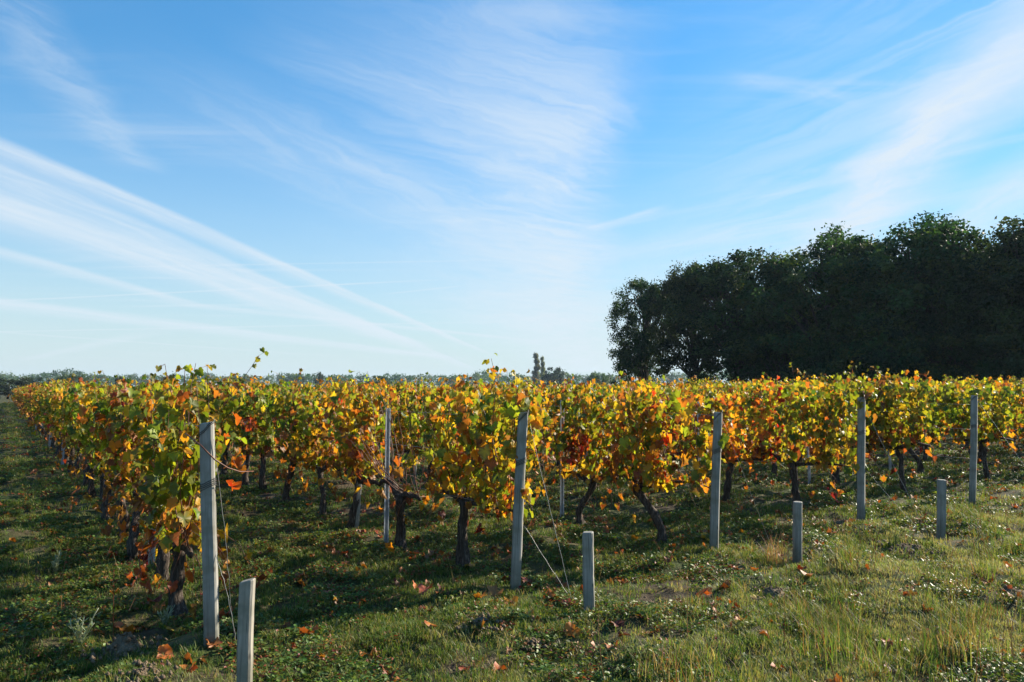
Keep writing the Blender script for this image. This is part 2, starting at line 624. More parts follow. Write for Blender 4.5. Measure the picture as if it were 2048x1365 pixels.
def build_ground():
    xs = axis(-9, 13, 0.10, -1200, 1200)
    ys = axis(1.5, 16, 0.10, -120, 1200)
    X, Y = np.meshgrid(xs, ys)
    Z = gz(X, Y)
    nx, ny = len(xs), len(ys)
    V = np.stack([X, Y, Z], -1).reshape(-1, 3).astype(np.float32)
    i = np.arange(ny - 1)[:, None] * nx + np.arange(nx - 1)[None, :]
    Q = np.stack([i, i + 1, i + 1 + nx, i + nx], -1).reshape(-1, 4).astype(np.int32)
    me = bpy.data.meshes.new('ground')
    me.vertices.add(len(V))
    me.vertices.foreach_set('co', V.ravel())
    me.loops.add(Q.size)
    me.loops.foreach_set('vertex_index', Q.ravel())
    me.polygons.add(len(Q))
    me.polygons.foreach_set('loop_start', np.arange(0, Q.size, 4, dtype=np.int32))
    me.polygons.foreach_set('loop_total', np.full(len(Q), 4, dtype=np.int32))
    me.polygons.foreach_set('use_smooth', np.ones(len(Q), dtype=bool))
    me.materials.append(M['ground'])
    me.update(calc_edges=True)
    tag(link('ground', me), 'grassy vineyard ground with soil and moss', None, None, 'structure')


build_ground()

# ------------------------------------------------------------------ row layout
_d = pix_dir(12, 780)
ROW = Vector((_d.x, _d.y, 0)).normalized()                 # away from the camera along a row
ENDS = [gp(422, 1288), gp(1030, 1178), gp(1428, 1101), gp(1723, 1045), gp(1945, 1005)]
_s = ENDS[4] - ENDS[0]
SIDE = Vector((_s.x, _s.y, 0)).normalized()
ROW_ANG = math.atan2(ROW.y, ROW.x)
for _k in range(30):
    ENDS.append(ENDS[-1] + SIDE * 2.45)
N_VINES = 84
VINE_STEP = 1.2


def row_pt(i, t, off=0.0):
    p = ENDS[i] + ROW * t + SIDE * off
    return Vector((p.x, p.y, gzf(p.x, p.y)))


# ------------------------------------------------------------------ vine leaves
PAL = {'green': (0.050, 0.110, 0.014), 'olive': (0.110, 0.160, 0.016), 'lime': (0.240, 0.290, 0.024), 'yellow': (0.500, 0.340, 0.026),
       'gold': (0.500, 0.235, 0.020), 'orange': (0.410, 0.130, 0.020), 'rust': (0.260, 0.070, 0.022), 'brown': (0.150, 0.065, 0.030),
       'red': (0.400, 0.022, 0.014), 'wine': (0.130, 0.010, 0.010)}
PN = list(PAL)
BIAS = {'lime':   [0.22, 0.31, 0.26, 0.10, 0.04, 0.03, 0.02, 0.02, 0.0, 0.0],
        'yellow': [0.14, 0.23, 0.25, 0.17, 0.08, 0.07, 0.03, 0.03, 0.0, 0.0],
        'gold':   [0.13, 0.17, 0.17, 0.17, 0.14, 0.12, 0.06, 0.03, 0.005, 0.005],
        'rust':   [0.16, 0.20, 0.13, 0.10, 0.14, 0.14, 0.08, 0.04, 0.005, 0.005],
        'green':  [0.32, 0.35, 0.21, 0.05, 0.02, 0.02, 0.01, 0.02, 0.0, 0.0]}


def leaf_outline(rng, lobed=1.0):
    half = [(0.09, -0.14), (0.29, -0.21), (0.46, -0.08), (0.43, 0.10), (0.54, 0.24), (0.49, 0.40), (0.36, 0.47), (0.30, 0.64), (0.15, 0.74)]
    def jit(p):
        return (p[0] * rng.uniform(0.88, 1.12), p[1] + rng.uniform(-0.04, 0.04))
    rt = [jit(p) for p in half]
    lf = [(-x, y) for x, y in (jit(p) for p in reversed(half))]
    return [(0.0, 0.02)] + rt + [(rng.uniform(-0.05, 0.05), 0.86)] + lf


def leaf_shape(rng, curl):
    """Vertices and triangles of a lobed vine leaf, unit width; petiole at the origin, tip towards +y, upper face +z."""
    ol = leaf_outline(rng)
    fold = rng.uniform(0.15, 0.60) * curl
    droop = rng.uniform(0.2, 0.8) * curl
    twist = rng.uniform(-0.5, 0.5) * curl
    wav = rng.uniform(0, 6.28)

    def lift(x, y):
        z = fold * abs(x) - droop * max(y, 0) ** 2 + twist * x * y
        z += 0.09 * curl * math.sin(wav + 9 * x + 7 * y)
        return (x, y, z)
    vs = [lift(0, 0.24)] + [lift(x, y) for x, y in ol]
    n = len(ol)
    fs = [(0, 1 + k, 1 + (k + 1) % n) for k in range(n)]
    return vs, fs


def leaf_cols(base, rng, n):
    """One colour per vertex: riper or drier towards the rim, as the leaf itself turns."""
    rim = rng.choices(('lime', 'yellow', 'gold', 'orange', 'rust', 'brown', 'olive'), (0.22, 0.24, 0.12, 0.09, 0.08, 0.10, 0.15))[0]
    r_ = PAL[rim]
    amt = rng.choice((0.05, 0.1, 0.2, 0.4, 0.65))
    out = [base]
    for i in range(n - 1):
        a = min(1.0, max(0.0, amt * rng.uniform(0.4, 1.5)))
        if rng.random() < 0.06:
            a, q = 0.9, PAL['brown']
        else:
            q = r_
        k = rng.uniform(0.85, 1.15)
        out.append(tuple((b * (1 - a) + c * a) * k for b, c in zip(base, q)))
    return out


_lr = random.Random(11)
LEAVES = [leaf_shape(_lr, c) for c in (0.7, 0.8, 0.9, 1.0, 1.1, 1.3, 1.6, 2.0)]
LEAF_NP = [(np.array(v), f) for v, f in LEAVES]
_leaf_meshes = {}


def tinted(name, rng):
    c = PAL[name]
    k = rng.uniform(0.75, 1.2)
    return (c[0] * k * rng.uniform(0.9, 1.1), c[1] * k * rng.uniform(0.9, 1.1), c[2] * k)


def leaf_mesh(shape, cname):
    key = (shape, cname)
    if key not in _leaf_meshes:
        mb = MB()
        rg = random.Random(shape * 31 + len(cname))
        mb.add(LEAVES[shape][0], LEAVES[shape][1], leaf_cols(tinted(cname, rg), rg, len(LEAVES[shape][0])))
        _leaf_meshes[key] = mb.mesh('vine_leaf', M['vine_leaf'])
    return _leaf_meshes[key]


def frame(nrm, tip):
    n = nrm.normalized()
    t = tip - n * tip.dot(n)
    t = t.normalized() if t.length > 1e-4 else n.orthogonal().normalized()
    x = t.cross(n)
    return Matrix((x, t, n)).transposed()


def gen_vine(seed, bias='yellow', leafless=False, lean=None, tall=0.0, full=1.0, tangle=0, reach=0.0):
    """Local axes: x along the row, y across it, z up.  Returns trunk paths, cane paths and leaves."""
    rng = random.Random(seed)
    hx = rng.uniform(-0.20, 0.22) if lean is None else lean
    hy = rng.uniform(-0.05, 0.05)
    hz = rng.uniform(0.54, 0.64)
    tp, tr = [], []
    n = 10
    bx, by = rng.uniform(-0.10, 0.10), rng.uniform(-0.05, 0.05)
    th = rng.uniform(0.82, 1.15)
    for i in range(n):
        q = i / (n - 1)
        tp.append((hx * q ** 1.4 + bx * math.sin(q * 3.14 * 1.5), hy * q + by * math.sin(q * 5), -0.05 + (hz + 0.05) * q))
        tr.append(th * (0.060 - 0.024 * math.sin(min(q * 1.5, 1) * math.pi / 2) + 0.016 * max(0, (q - 0.75) / 0.25)))
    trunk = [(tp, tr, 9)]
    arms = []
    for sgn in (-1, 1):
        ln = rng.uniform(0.46, 0.60) + (reach if sgn < 0 else 0)
        up = rng.uniform(0.02, 0.12)
        pts, rr = [], []
        for i in range(7):
            q = i / 6
            pts.append((hx + sgn * ln * q, hy + rng.uniform(-0.018, 0.018), hz - 0.02 + up * math.sin(q * 2.4) + rng.uniform(-0.012, 0.012)))
            rr.append(th * (0.036 - (0.019 if not (reach and sgn < 0) else 0.030) * q ** (1 if not reach else 0.6)) * rng.uniform(0.85, 1.2))
        trunk.append((pts, rr, 7))
        arms.append(pts)
    canes, leaves = [], []
    ncane = rng.randint(17, 20)
    if reach:
        ncane += 9
    for c in range(ncane):
        arm = arms[c % 2 if c < 18 else 0]
        q = rng.random()
        k = q * 5.999
        a, b = Vector(arm[int(k)]), Vector(arm[int(k) + 1])
        p = a.lerp(b, k - int(k)) + Vector((0, 0, 0.012))
        top = rng.uniform(1.36, 1.64) + tall * rng.random() + (0.22 * rng.random() if rng.random() < 0.14 else 0.0)
        d = Vector((rng.uniform(-0.30, 0.30), rng.uniform(-0.30, 0.30), 1.0)).normalized()
        stray = rng.random() < (0.03 if not leafless else 0.3)
        if stray:
            d = Vector((rng.uniform(-0.6, 0.6), rng.choice((-1, 1)) * rng.uniform(0.4, 0.9), 0.5)).normalized()
            top = rng.uniform(0.9, 1.25)
        pts = [p.copy()]
        step = 0.085
        s = 0
        while p.z < top and len(pts) < 19:
            pull = Vector((0, -p.y * (0.9 if p.z < 1.35 else 0.3), 0.5))
            d = (d + pull * 0.10 + Vector((rng.gauss(0, 0.09), rng.gauss(0, 0.09), rng.gauss(0, 0.03)))).normalized()
            if stray and len(pts) > 7:
                d = (d + Vector((0, 0, -0.28))).normalized()
            p = p + d * step
            pts.append(p.copy())
        r0 = rng.uniform(0.0035, 0.0052)
        canes.append((pts, [r0 * (1 - 0.65 * i / len(pts)) for i in range(len(pts))]))
        cane_red = rng.random() < 0.014
        shoot = rng.choices(PN, BIAS[bias])[0]          # leaves of one shoot turn together
        for i, pt in enumerate(pts):
            if leafless and rng.random() < 0.97:
                continue
            z = pt.z
            if z < 0.60:
                continue
            prob = 0.80 if z < 0.72 else 1.0
            for rep in range(rng.choice((1, 2, 3, 3))):
                if rng.random() > prob * full:
                    continue
                an = rng.uniform(0, 2 * math.pi)
                out = Vector((math.cos(an) * 0.75, math.sin(an), 0))
                if abs(pt.y) > 0.04 and out.y * pt.y < 0 and rng.random() < 0.45:
                    out.y = -out.y
                out.normalize()
                pet = rng.uniform(0.04, 0.13)
                lp = pt + out * pet + Vector((0, 0, rng.uniform(-0.05, 0.05)))
                nrm = out * rng.uniform(0.4, 1.0) + Vector((0, 0, rng.uniform(0.0, 0.8))) + Vector((rng.gauss(0, 0.38), rng.gauss(0, 0.38), rng.gauss(0, 0.25)))
                tip = Vector((0, 0, -1)) * rng.uniform(0.5, 1.1) + out * rng.uniform(0.1, 0.7) + Vector((rng.gauss(0, 0.35), rng.gauss(0, 0.35), 0))
                w = rng.uniform(0.054, 0.112) * (0.55 if z > 1.68 else 0.75 if z > 1.55 else 1.0)
                if cane_red:
                    cn = rng.choice(('red', 'wine', 'red', 'rust', 'orange'))
                else:
                    cn = shoot if rng.random() < 0.52 else rng.choices(PN, BIAS[bias])[0]
                    if z < 0.9 and rng.random() < 0.25:
                        cn = rng.choice(('gold', 'orange', 'rust', 'yellow', 'brown'))
                    if z > 1.5 and rng.random() < 0.22:
                        cn = rng.choice(('rust', 'orange', 'gold', 'lime'))
                sh = rng.randint(0, 7) if cn in ('rust', 'brown', 'orange') else rng.randint(0, 5)
                leaves.append((lp, frame(nrm, tip), w, sh, cn, pt))
    for c in range(tangle):                            # thin shoots hanging in a tangle below the cordon
        arm = arms[c % 2]
        p = Vector(arm[rng.randint(1, 6)]) + Vector((0, 0, rng.uniform(0, 0.25)))
        d = Vector((rng.gauss(0, 0.6), rng.gauss(0, 0.6), rng.uniform(-0.3, 0.5))).normalized()
        pts = [p.copy()]
        for _ in range(rng.randint(7, 12)):
            d = (d + Vector((rng.gauss(0, 0.22), rng.gauss(0, 0.22), -0.22))).normalized()
            p = p + d * 0.06
            if p.z < 0.1:
                break
            pts.append(p.copy())
        if len(pts) < 3:
            continue
        canes.append((pts, [0.0026 * (1 - 0.5 * i / len(pts)) for i in range(len(pts))]))
        for pt in pts[2:]:
            if rng.random() < 0.20:
                out = Vector((rng.gauss(0, 1), rng.gauss(0, 1), 0.1)).normalized()
                leaves.append((pt + out * 0.03, frame(out + Vector((rng.gauss(0, 0.4), rng.gauss(0, 0.4), 0.3)), Vector((rng.gauss(0, 0.3), rng.gauss(0, 0.3), -1))),
                               rng.uniform(0.05, 0.09), rng.randint(5, 7), rng.choice(('rust', 'brown', 'orange', 'gold', 'rust', 'wine')), pt))
    return trunk, canes, leaves


def trunk_into(mb, trunk, mi=0, seed=0):
    for pts, rr, sides in trunk:
        mb.tube(pts, rr, sides, (0.1, 0.08, 0.06), mi, True, 0.80, seed)


def canes_into(mb, canes, mi=0, sides=4):
    for pts, rr in canes:
        mb.tube(pts, rr, sides, (0.1, 0.05, 0.03), mi, False)


def leaves_into(mb, leaves, mi=0, seed=0, petiole=True):
    rng = random.Random(seed)
    for lp, fr, w, sh, cn, pt in leaves:
        a = LEAF_NP[sh][0] @ (np.array(fr).T * w) + np.array(lp)
        mb.add(a.tolist(), LEAF_NP[sh][1], leaf_cols(tinted(cn, rng), rng, len(a)), mi)
        if petiole:
            p0, p1 = pt, lp
            o = Vector((0.0016, 0.0016, 0))
            mb.add([p0 - o, p0 + o, p1 + o, p1 - o], [(0, 1, 2, 3)], (0.25, 0.09, 0.03), mi)


# shared plants for everything but the nearest ones
SHARED = []
_plan = ['lime', 'yellow', 'gold', 'rust', 'green', 'lime', 'yellow', 'gold', 'lime', 'yellow', 'rust', 'gold']
for _i, _b in enumerate(_plan):
    tr_, ca_, le_ = gen_vine(100 + _i, _b, tall=0.10, tangle=10)
    mt_, mc_, ml_, mall = MB(), MB(), MB(), MB()
    trunk_into(mt_, tr_, 0, _i)
    canes_into(mc_, ca_)
    leaves_into(ml_, le_, 0, _i)
    trunk_into(mall, tr_, 0, _i)
    canes_into(mall, ca_, 1, 3)
    leaves_into(mall, le_, 2, _i, False)
    SHARED.append(dict(bias=_b, trunk=mt_.mesh('vine_trunk', M['bark']), cane=mc_.mesh('vine_canes', M['cane']),
                       leaf=ml_.mesh('vine_foliage', M['vine_leaf']), all=mall.mesh('whole_vine', [M['bark'], M['cane'], M['vine_leaf']])))

# every vine of the field
ALLV = []
_vr = random.Random(77)
for i in range(26):
    for k in range(N_VINES):
        t = 0.80 + VINE_STEP * k + _vr.uniform(-0.10, 0.10)
        if i >= 16 and t < 46:
            continue
        p = row_pt(i, t, _vr.uniform(-0.04, 0.04))
        dist = math.hypot(p.x, p.y)
        inframe = p.y > 1 and abs(p.x / p.y) < 0.80
        ALLV.append(dict(row=i, k=k, t=t, p=p, dist=dist, score=dist * (1 + 0.16 * i) * (1.0 if inframe else 30)))
ALLV.sort(key=lambda d: d['score'])
NAMED, REST = ALLV[:290], ALLV[290:]
NEAR_PLANTS = 22
ROWNAME = ['leftmost row', 'second row from the left', 'third row from the left', 'fourth row from the left', 'fifth row from the left',
           'sixth row from the left', 'seventh row from the left']
RED_AT = [(1160, 880, 2), (1150, 905, 2), (1810, 815, 4), (1825, 790, 4), (1475, 905, 3), (1455, 925, 3), (500, 845, 1), (790, 745, 1)]


def pick(v):
    """Neighbouring plants lean towards the same colours."""
    nz = mnoise.noise(Vector((v['row'] * 0.8 + 3.1, v['t'] * 0.11, 0.7)))
    rng = random.Random(v['row'] * 1000 + v['k'])
    x = nz * 1.4 + rng.gauss(0, 0.30) - 0.08 + (0.30 if v['row'] == 0 else 0.0)
    b = 'green' if x < -0.75 else 'lime' if x < -0.18 else 'yellow' if x < 0.25 else 'gold' if x < 0.60 else 'rust'
    return b, rng


SPECIAL = {(0, 0): dict(bias='lime', lean=0.06, tall=0.26, tangle=30), (0, 1): dict(bias='gold', lean=0.10, tangle=24), (1, 0): dict(bias='yellow', lean=0.10, tall=0.10),
           (1, 1): dict(bias='yellow', lean=0.02, leafless=True), (1, 2): dict(bias='gold'), (1, 3): dict(bias='rust', lean=0.12), (2, 0): dict(bias='gold', lean=0.2),
           (2, 1): dict(bias='yellow', lean=-0.12), (3, 0): dict(bias='lime', lean=0.02), (4, 0): dict(bias='lime', lean=-0.15)}
VROT = ROW_ANG
near_count = 0
for n_, v in enumerate(NAMED):
    bias, rng = pick(v)
    key = (v['row'], v['k'])
    root = bpy.data.objects.new('grapevine', None)
    root.empty_display_size = 0.1
    COL.objects.link(root)
    root.location = v['p']
    flip = rng.random() < 0.5
    near = n_ < NEAR_PLANTS
    rn = ROWNAME[min(v['row'], 6)]
    sp = SPECIAL.get(key, {})
    hue = {'green': 'green-leaved', 'lime': 'yellow-green', 'yellow': 'bright yellow', 'gold': 'golden', 'rust': 'rust and olive'}[sp.get('bias', bias)]
    if sp.get('leafless'):
        lab = 'nearly leafless stump-like grapevine beside the first galvanised stake of the second row'
    elif v['k'] < 14 and v['row'] < 6:
        lab = '%s grapevine, %s from the front of the %s' % (hue, ORD[v['k'] + 1], rn)
    elif v['row'] < 6:
        lab = 'autumn grapevine merging into the hedge far along the %s' % rn
    else:
        lab = 'autumn grapevine whose top shows over the front rows before the wood'
    tag(root, lab, 'grapevine', 'grapevines trained along the wires')
    if near:
        root.rotation_euler = (0, 0, VROT)
        tr_, ca_, le_ = gen_vine(900 + v['row'] * 50 + v['k'], sp.get('bias', bias), sp.get('leafless', False), sp.get('lean'), sp.get('tall', 0.05), 1.0, sp.get('tangle', 12), (0.0, 0.40, 0.38, 0.30, 0.30, 0.3)[v['row']] if v['k'] == 0 and v['row'] < 6 else 0.0)
        mw = Matrix.Translation(v['p']) @ Matrix.Rotation(VROT, 4, 'Z')
        # the red clusters of the photograph
        out = []
        for lf in le_:
            w = mw @ lf[0]
            cn = lf[4]
            for rx, ry, rrow in RED_AT:
                if rrow == v['row']:
                    d = (w - Vector((0, 0, EYE)))
                    pd = pix_dir(rx, ry)
                    if (d - pd * (d.dot(pd) / pd.dot(pd))).length < 0.13:
                        cn = 'red' if rng.random() < 0.6 else 'wine'
            out.append((lf[0], lf[1], lf[2], lf[3], cn, lf[5]))
        le_ = out
        mb = MB()
        trunk_into(mb, tr_, 0, n_)
        link('trunk', mb.mesh('vine_trunk', M['bark']), root)
        for pts, rr in ca_:
            mb = MB()
            mb.tube(pts, rr, 5, (0.1, 0.05, 0.03), 0, False)
            link('cane', mb.mesh('vine_cane', M['cane']), root)
        # leaves on the camera's side of the plant are single pieces, the others one mass
        toc = (mw.to_3x3().inverted() @ Vector((-v['p'].x, -v['p'].y, 0))).normalized()
        order = sorted(range(len(le_)), key=lambda q: -(le_[q][0].dot(toc) + 0.10 * le_[q][0].z))
        nsep = min(142, len(le_))
        sep = order[:nsep]
        rest = [le_[q] for q in order[nsep:]]
        for q in sep:
            lp, fr, w, sh, cn, pt = le_[q]
            o = bpy.data.objects.new('leaf', leaf_mesh(sh, cn))
            COL.objects.link(o)
            o.parent = root
            m4 = fr.to_4x4()
            m4 = Matrix.Translation(lp) @ m4 @ Matrix.Scale(w, 4)
            o.matrix_local = m4
        if rest:
            mb = MB()
            leaves_into(mb, rest, 0, n_)
            tag(link('foliage', mb.mesh('vine_foliage', M['vine_leaf']), root), None, None, None, 'stuff')
    else:
        root.rotation_euler = (0, 0, VROT + (math.pi if flip else 0))
        s = rng.uniform(0.93, 1.08)
        root.scale = (1, rng.uniform(0.9, 1.15), s)
        want = sp.get('bias', bias)
        S = rng.choice([q for q in SHARED if q['bias'] == want])
        link('trunk', S['trunk'], root)
        tag(link('cane_bundle', S['cane'], root), None, None, None, 'stuff')
        tag(link('foliage', S['leaf'], root), None, None, None, 'stuff')

# the rest of the field reads as one mass of leaves
pts, rots, scls, idxs = [], [], [], []
for v in REST:
    bias, rng = pick(v)
    c = [q for q in range(len(SHARED)) if SHARED[q]['bias'] == bias]
    pts.append(v['p'])
    rots.append((0, 0, VROT + (math.pi if rng.random() < 0.5 else 0)))
    scls.append((1, rng.uniform(0.9, 1.15), rng.uniform(0.95, 1.05)))
    idxs.append(rng.choice(c))
scatter('vine_rows', [q['all'] for q in SHARED], None, pts, rots, scls, idxs, 'mass of autumn vine rows receding to the horizon', 'vine rows')


# ------------------------------------------------------------------ end posts, anchors, stakes, wires
def post_mesh(name, h, w, d, mat, seed, chamfer=0.010, slant=0.0, taper=0.0):
    """A sawn post with worn edges, an uneven top and slight warping."""
    rng = random.Random(seed)
    mb = MB()
    prof = []
    c = chamfer
    hw, hd = w / 2, d / 2
    for sx, sy, order in ((1, 1, 0), (-1, 1, 1), (-1, -1, 0), (1, -1, 1)):
        a = (sx * hw, sy * (hd - c))
        b = (sx * (hw - c), sy * hd)
        prof += [a, b] if order == 0 else [b, a]
    n = len(prof)
    rings = 15
    vs, fs = [], []
    for i in range(rings):
        q = i / (rings - 1)
        z = -0.12 + (h + 0.12) * q
        k = 1 - taper * q
        ox = 0.004 * math.sin(q * 4 + seed) + rng.uniform(-0.001, 0.001)
        oy = 0.004 * math.cos(q * 3 + seed * 2)
        for (x, y) in prof:
            zz = z + (slant * x if i == rings - 1 else 0)
            e = 1 + rng.uniform(-0.018, 0.018)
            vs.append((x * k * e + ox, y * k * e + oy, zz))
    for i in range(rings - 1):
        for k in range(n):
            k2 = (k + 1) % n
            fs.append((i * n + k, i * n + k2, (i + 1) * n + k2, (i + 1) * n + k))
    # weathered, slightly domed top
    o = len(vs)
    top = (rings - 1) * n
    for k in range(n):
        x, y, z = vs[top + k]
        vs.append((x * 0.86, y * 0.86, z + 0.006))
    fs += [(top + k, top + (k + 1) % n, o + (k + 1) % n, o + k) for k in range(n)]
    fs.append(tuple(o + k for k in range(n)))
    mb.add(vs, fs)
    return mb.mesh(name, mat, False)


def coil(h, w, d, turns, seed, tilt=0.0):
    """Wire wound round a post."""
    rng = random.Random(seed)
    mb = MB()
    pts = []
    n = int(turns * 16)
    for i in range(n + 1):
        a = 2 * math.pi * i / 16
        x, y = math.cos(a), math.sin(a)
        m_ = max(abs(x) / (w / 2 + 0.003), abs(y) / (d / 2 + 0.003))
        pts.append((x / m_, y / m_, h + 0.012 * i / 16 + tilt * x + rng.uniform(-0.0015, 0.0015)))
    mb.tube(pts, 0.0022, 5)
    return mb.mesh('wire_loop', M['dark_wire'])


POSTS = [  # base pixel is ENDS[i]; top pixel, width, depth, turn, material
    ((415, 847), 0.082, 0.080, 12, 'post'), ((1047, 826), 0.078, 0.070, -9, 'post'), ((1436, 826), 0.080, 0.074, -24, 'post'),
    ((1722, 796), 0.085, 0.080, -33, 'post'), ((1948, 792), 0.082, 0.075, -38, 'post')]
PLAB = ['square grey wooden end post of the leftmost row, biggest in view', 'grey wooden end post leaning right, at the end of the second row',
        'grey wooden end post of the third row, gold leaves against its top', 'grey wooden end post of the fourth row, right of centre',
        'grey wooden end post of the fifth row, nearest the right edge']
TOPS = []
for i, (top, w, d, turn, mt) in enumerate(POSTS):
    b = ENDS[i]
    tp = at_depth(top[0], top[1], b.y)
    h = (tp - b).length
    root = link('end_post', None, None, b)
    dirv = (tp - b).normalized()
    q = Vector((0, 0, 1)).rotation_difference(dirv)
    root.rotation_euler = (q.to_matrix() @ Matrix.Rotation(R(turn), 3, 'Z')).to_euler()
    tag(root, PLAB[i], 'post', 'wooden end posts of the vine rows')
    link('post_shaft', post_mesh('post_shaft', h, w, d, M[mt], i + 1, 0.011, 0.10 if i in (0, 1) else 0.0, 0.04), root)
    link('wire_loop', coil(h - 0.045, w, d, 2, i, 0.05), root)
    link('wire_loop', coil(h * 0.70, w, d, 4, i + 9, 0.02), root)
    TOPS.append((b, tp, h))

SHORT = [((487, 1396), (496, 1163), 0.074, 0.060, 1, 'post_brown'), ((1179, 1231), (1176, 1066), 0.078, 0.072, -13, 'post'),
         ((1596, 1134), (1594, 1005), 0.084, 0.084, 18, 'post'), ((1881, 1074), (1883, 961), 0.084, 0.084, 30, 'post')]
SLAB = ['short pale anchor post cut off by the bottom edge, in front of the leftmost row', 'short square anchor post in front of the second row end',
        'short round anchor post in front of the third row, dry grass beside it', 'short round anchor post in front of the fourth row, farthest right']
for i, (b_, t_, w, d, turn, mt) in enumerate(SHORT):
    b = gp(*b_)
    tp = at_depth(t_[0], t_[1], b.y)
    q = Vector((0, 0, 1)).rotation_difference((tp - b).normalized())
    root = link('anchor_post', post_mesh('anchor_post', (tp - b).length, w, d, M[mt], 20 + i, 0.010 if i < 2 else 0.026, 0.22 if i == 0 else 0.04, 0.02), None, b,
                (q.to_matrix() @ Matrix.Rotation(R(turn), 3, 'Z')).to_euler())
    tag(root, SLAB[i], 'post', 'short anchor posts')


def stake_mesh(h):
    """Galvanised steel vine stake: an omega section with lips, notched along its edges."""
    prof = [(-0.029, -0.014), (-0.019, -0.014), (-0.015, 0.014), (0.015, 0.014), (0.019, -0.014), (0.029, -0.014)]
    th = 0.0025
    mb = MB()
    vs, fs = [], []
    inner = [(x * 0.86, y - th if abs(x) < 0.0175 else y + th) for x, y in prof]
    loop = prof + inner[::-1]
    n = len(loop)
    for z in (-0.1, h):
        vs += [(x, y, z) for x, y in loop]
    for k in range(n):
        k2 = (k + 1) % n
        fs.append((k, k2, n + k2, n + k))
    m_ = len(prof)
    for k in range(m_ - 1):
        fs.append((n + k, n + k + 1, n + n - 2 - k, n + n - 1 - k))
    mb.add(vs, fs)
    return mb.mesh('steel_stake', M['steel'], False)


def notch_mesh(h):
    mb = MB()
    for k in range(int(h / 0.12) - 2):
        z = 0.35 + 0.12 * k
        for s in (-1, 1):
            x = s * 0.0295
            mb.add([(x, -0.014, z), (x + s * 0.007, -0.014, z + 0.012), (x + s * 0.007, -0.009, z + 0.012), (x, -0.009, z), (x, -0.014, z + 0.02), (x, -0.009, z + 0.02)],
                   [(0, 1, 2, 3), (1, 4, 5, 2), (0, 4, 1), (3, 2, 5)])
    return mb.mesh('wire_hooks', M['steel'], False)


STK, NTC = stake_mesh(1.42), notch_mesh(1.42)
_sr = random.Random(3)
for i in range(6):
    for k in range(9 if i == 0 else 4):
        t = 2.45 + 5.6 * k
        p = row_pt(i, t, -0.05 if i < 2 else _sr.uniform(-0.05, 0.05))
        if i == 1 and k == 0:
            p = gp(771, 1081)
        elif i == 0 and k == 0:
            p = gp(302, 1130)
        elif i == 0 and k == 1:
            p = gp(182, 991)
        elif i == 1 and k == 1:
            p = gp(487, 964)
        elif i == 2 and k == 0:
            p = gp(1123, 1033)
        root = link('steel_stake', STK, None, p, (_sr.uniform(-0.015, 0.015), _sr.uniform(-0.015, 0.015), ROW_ANG - math.pi / 2 + _sr.uniform(-0.2, 0.2)))
        tag(root, 'galvanised steel stake, %s from the front in the %s' % (ORD[k + 1], ROWNAME[i]), 'stake', 'galvanised stakes in the vine rows')
        link('wire_hook', NTC, root)

# two old stakes inside the second and third rows
for (b_, hh, lab) in (((713, 1061), 0.62, 'short weathered wooden stake tied to a vine in the second row'),
                      ((828, 972), 0.60, 'pale short stake standing behind the leafless vine')):
    b = gp(*b_)
    tag(link('old_stake', post_mesh('old_stake', hh, 0.05, 0.045, M['post'], 61, 0.008, 0.1, 0.02), None, b, (0.02, 0.03, 0.6)), lab, 'stake', None)


def wire_obj(name, pts, r, mat, label, group, wob=0.0, seed=0):
    rng = random.Random(seed)
    out = []
    for a, b in zip(pts[:-1], pts[1:]):
        a, b = Vector(a), Vector(b)
        n = 8
        for i in range(n):
            out.append(a.lerp(b, i / n) + Vector((rng.gauss(0, wob), rng.gauss(0, wob), rng.gauss(0, wob))))
    out.append(Vector(pts[-1]))
    mb = MB()
    mb.tube(out, r, 5)
    return tag(link(name, mb.mesh(name, mat)), label, 'wire', group)


for i in range(6):
    for hgt, nm in ((0.62, 'lowest'), (1.02, 'middle'), (1.36, 'top')):
        pts = []
        if i < 5:
            b, tp, h = TOPS[i]
            pts.append(b + (tp - b) * min(0.98, hgt / h))
        for t in (2.45, 8.05, 13.65, 19.25, 24.85, 36, 47):
            q = row_pt(i, t, -0.05 if i < 2 else 0)
            pts.append(q + Vector((0, 0, hgt)))
        wire_obj('trellis_wire', pts, 0.0017, M['wire'], '%s trellis wire running along the %s' % (nm, ROWNAME[i]), 'trellis wires along the rows', 0.002, i)

GUY = [(0, 0.93, (468, 1283), 'long loose guy wire hanging beside the leftmost end post', 0.006), (0, 0.42, (474, 1292), 'short kinked wire from halfway up the leftmost end post', 0.008),
       (1, 0.96, (1147, 1215), 'long guy wire from the top of the leaning second end post', 0.002), (1, 0.36, (1140, 1196), 'lower guy wire of the leaning second end post', 0.004),
       (2, 0.94, (1540, 1093), 'guy wire from the third end post down to the dry grass', 0.002), (3, 0.90, (1862, 1067), 'guy wire from the fourth end post to its anchor', 0.002),
       (4, 0.95, (2120, 1030), 'guy wire slanting off to the right from the fifth end post', 0.002), (3, 0.42, (1840, 1062), 'lower guy wire of the fourth end post', 0.003)]
for n_, (i, f, g_, lab, wob) in enumerate(GUY):
    wob *= 0.45
    b, tp, h = TOPS[i]
    a = b + (tp - b) * f + Vector((0.045, -0.02, 0))
    e = gp(*g_)
    wire_obj('guy_wire', [a, a.lerp(e, 0.5) + Vector((0.012 if i == 0 else 0, 0, 0.0)), e], 0.0016, M['wire'], lab, 'guy wires of the end posts', wob, n_)

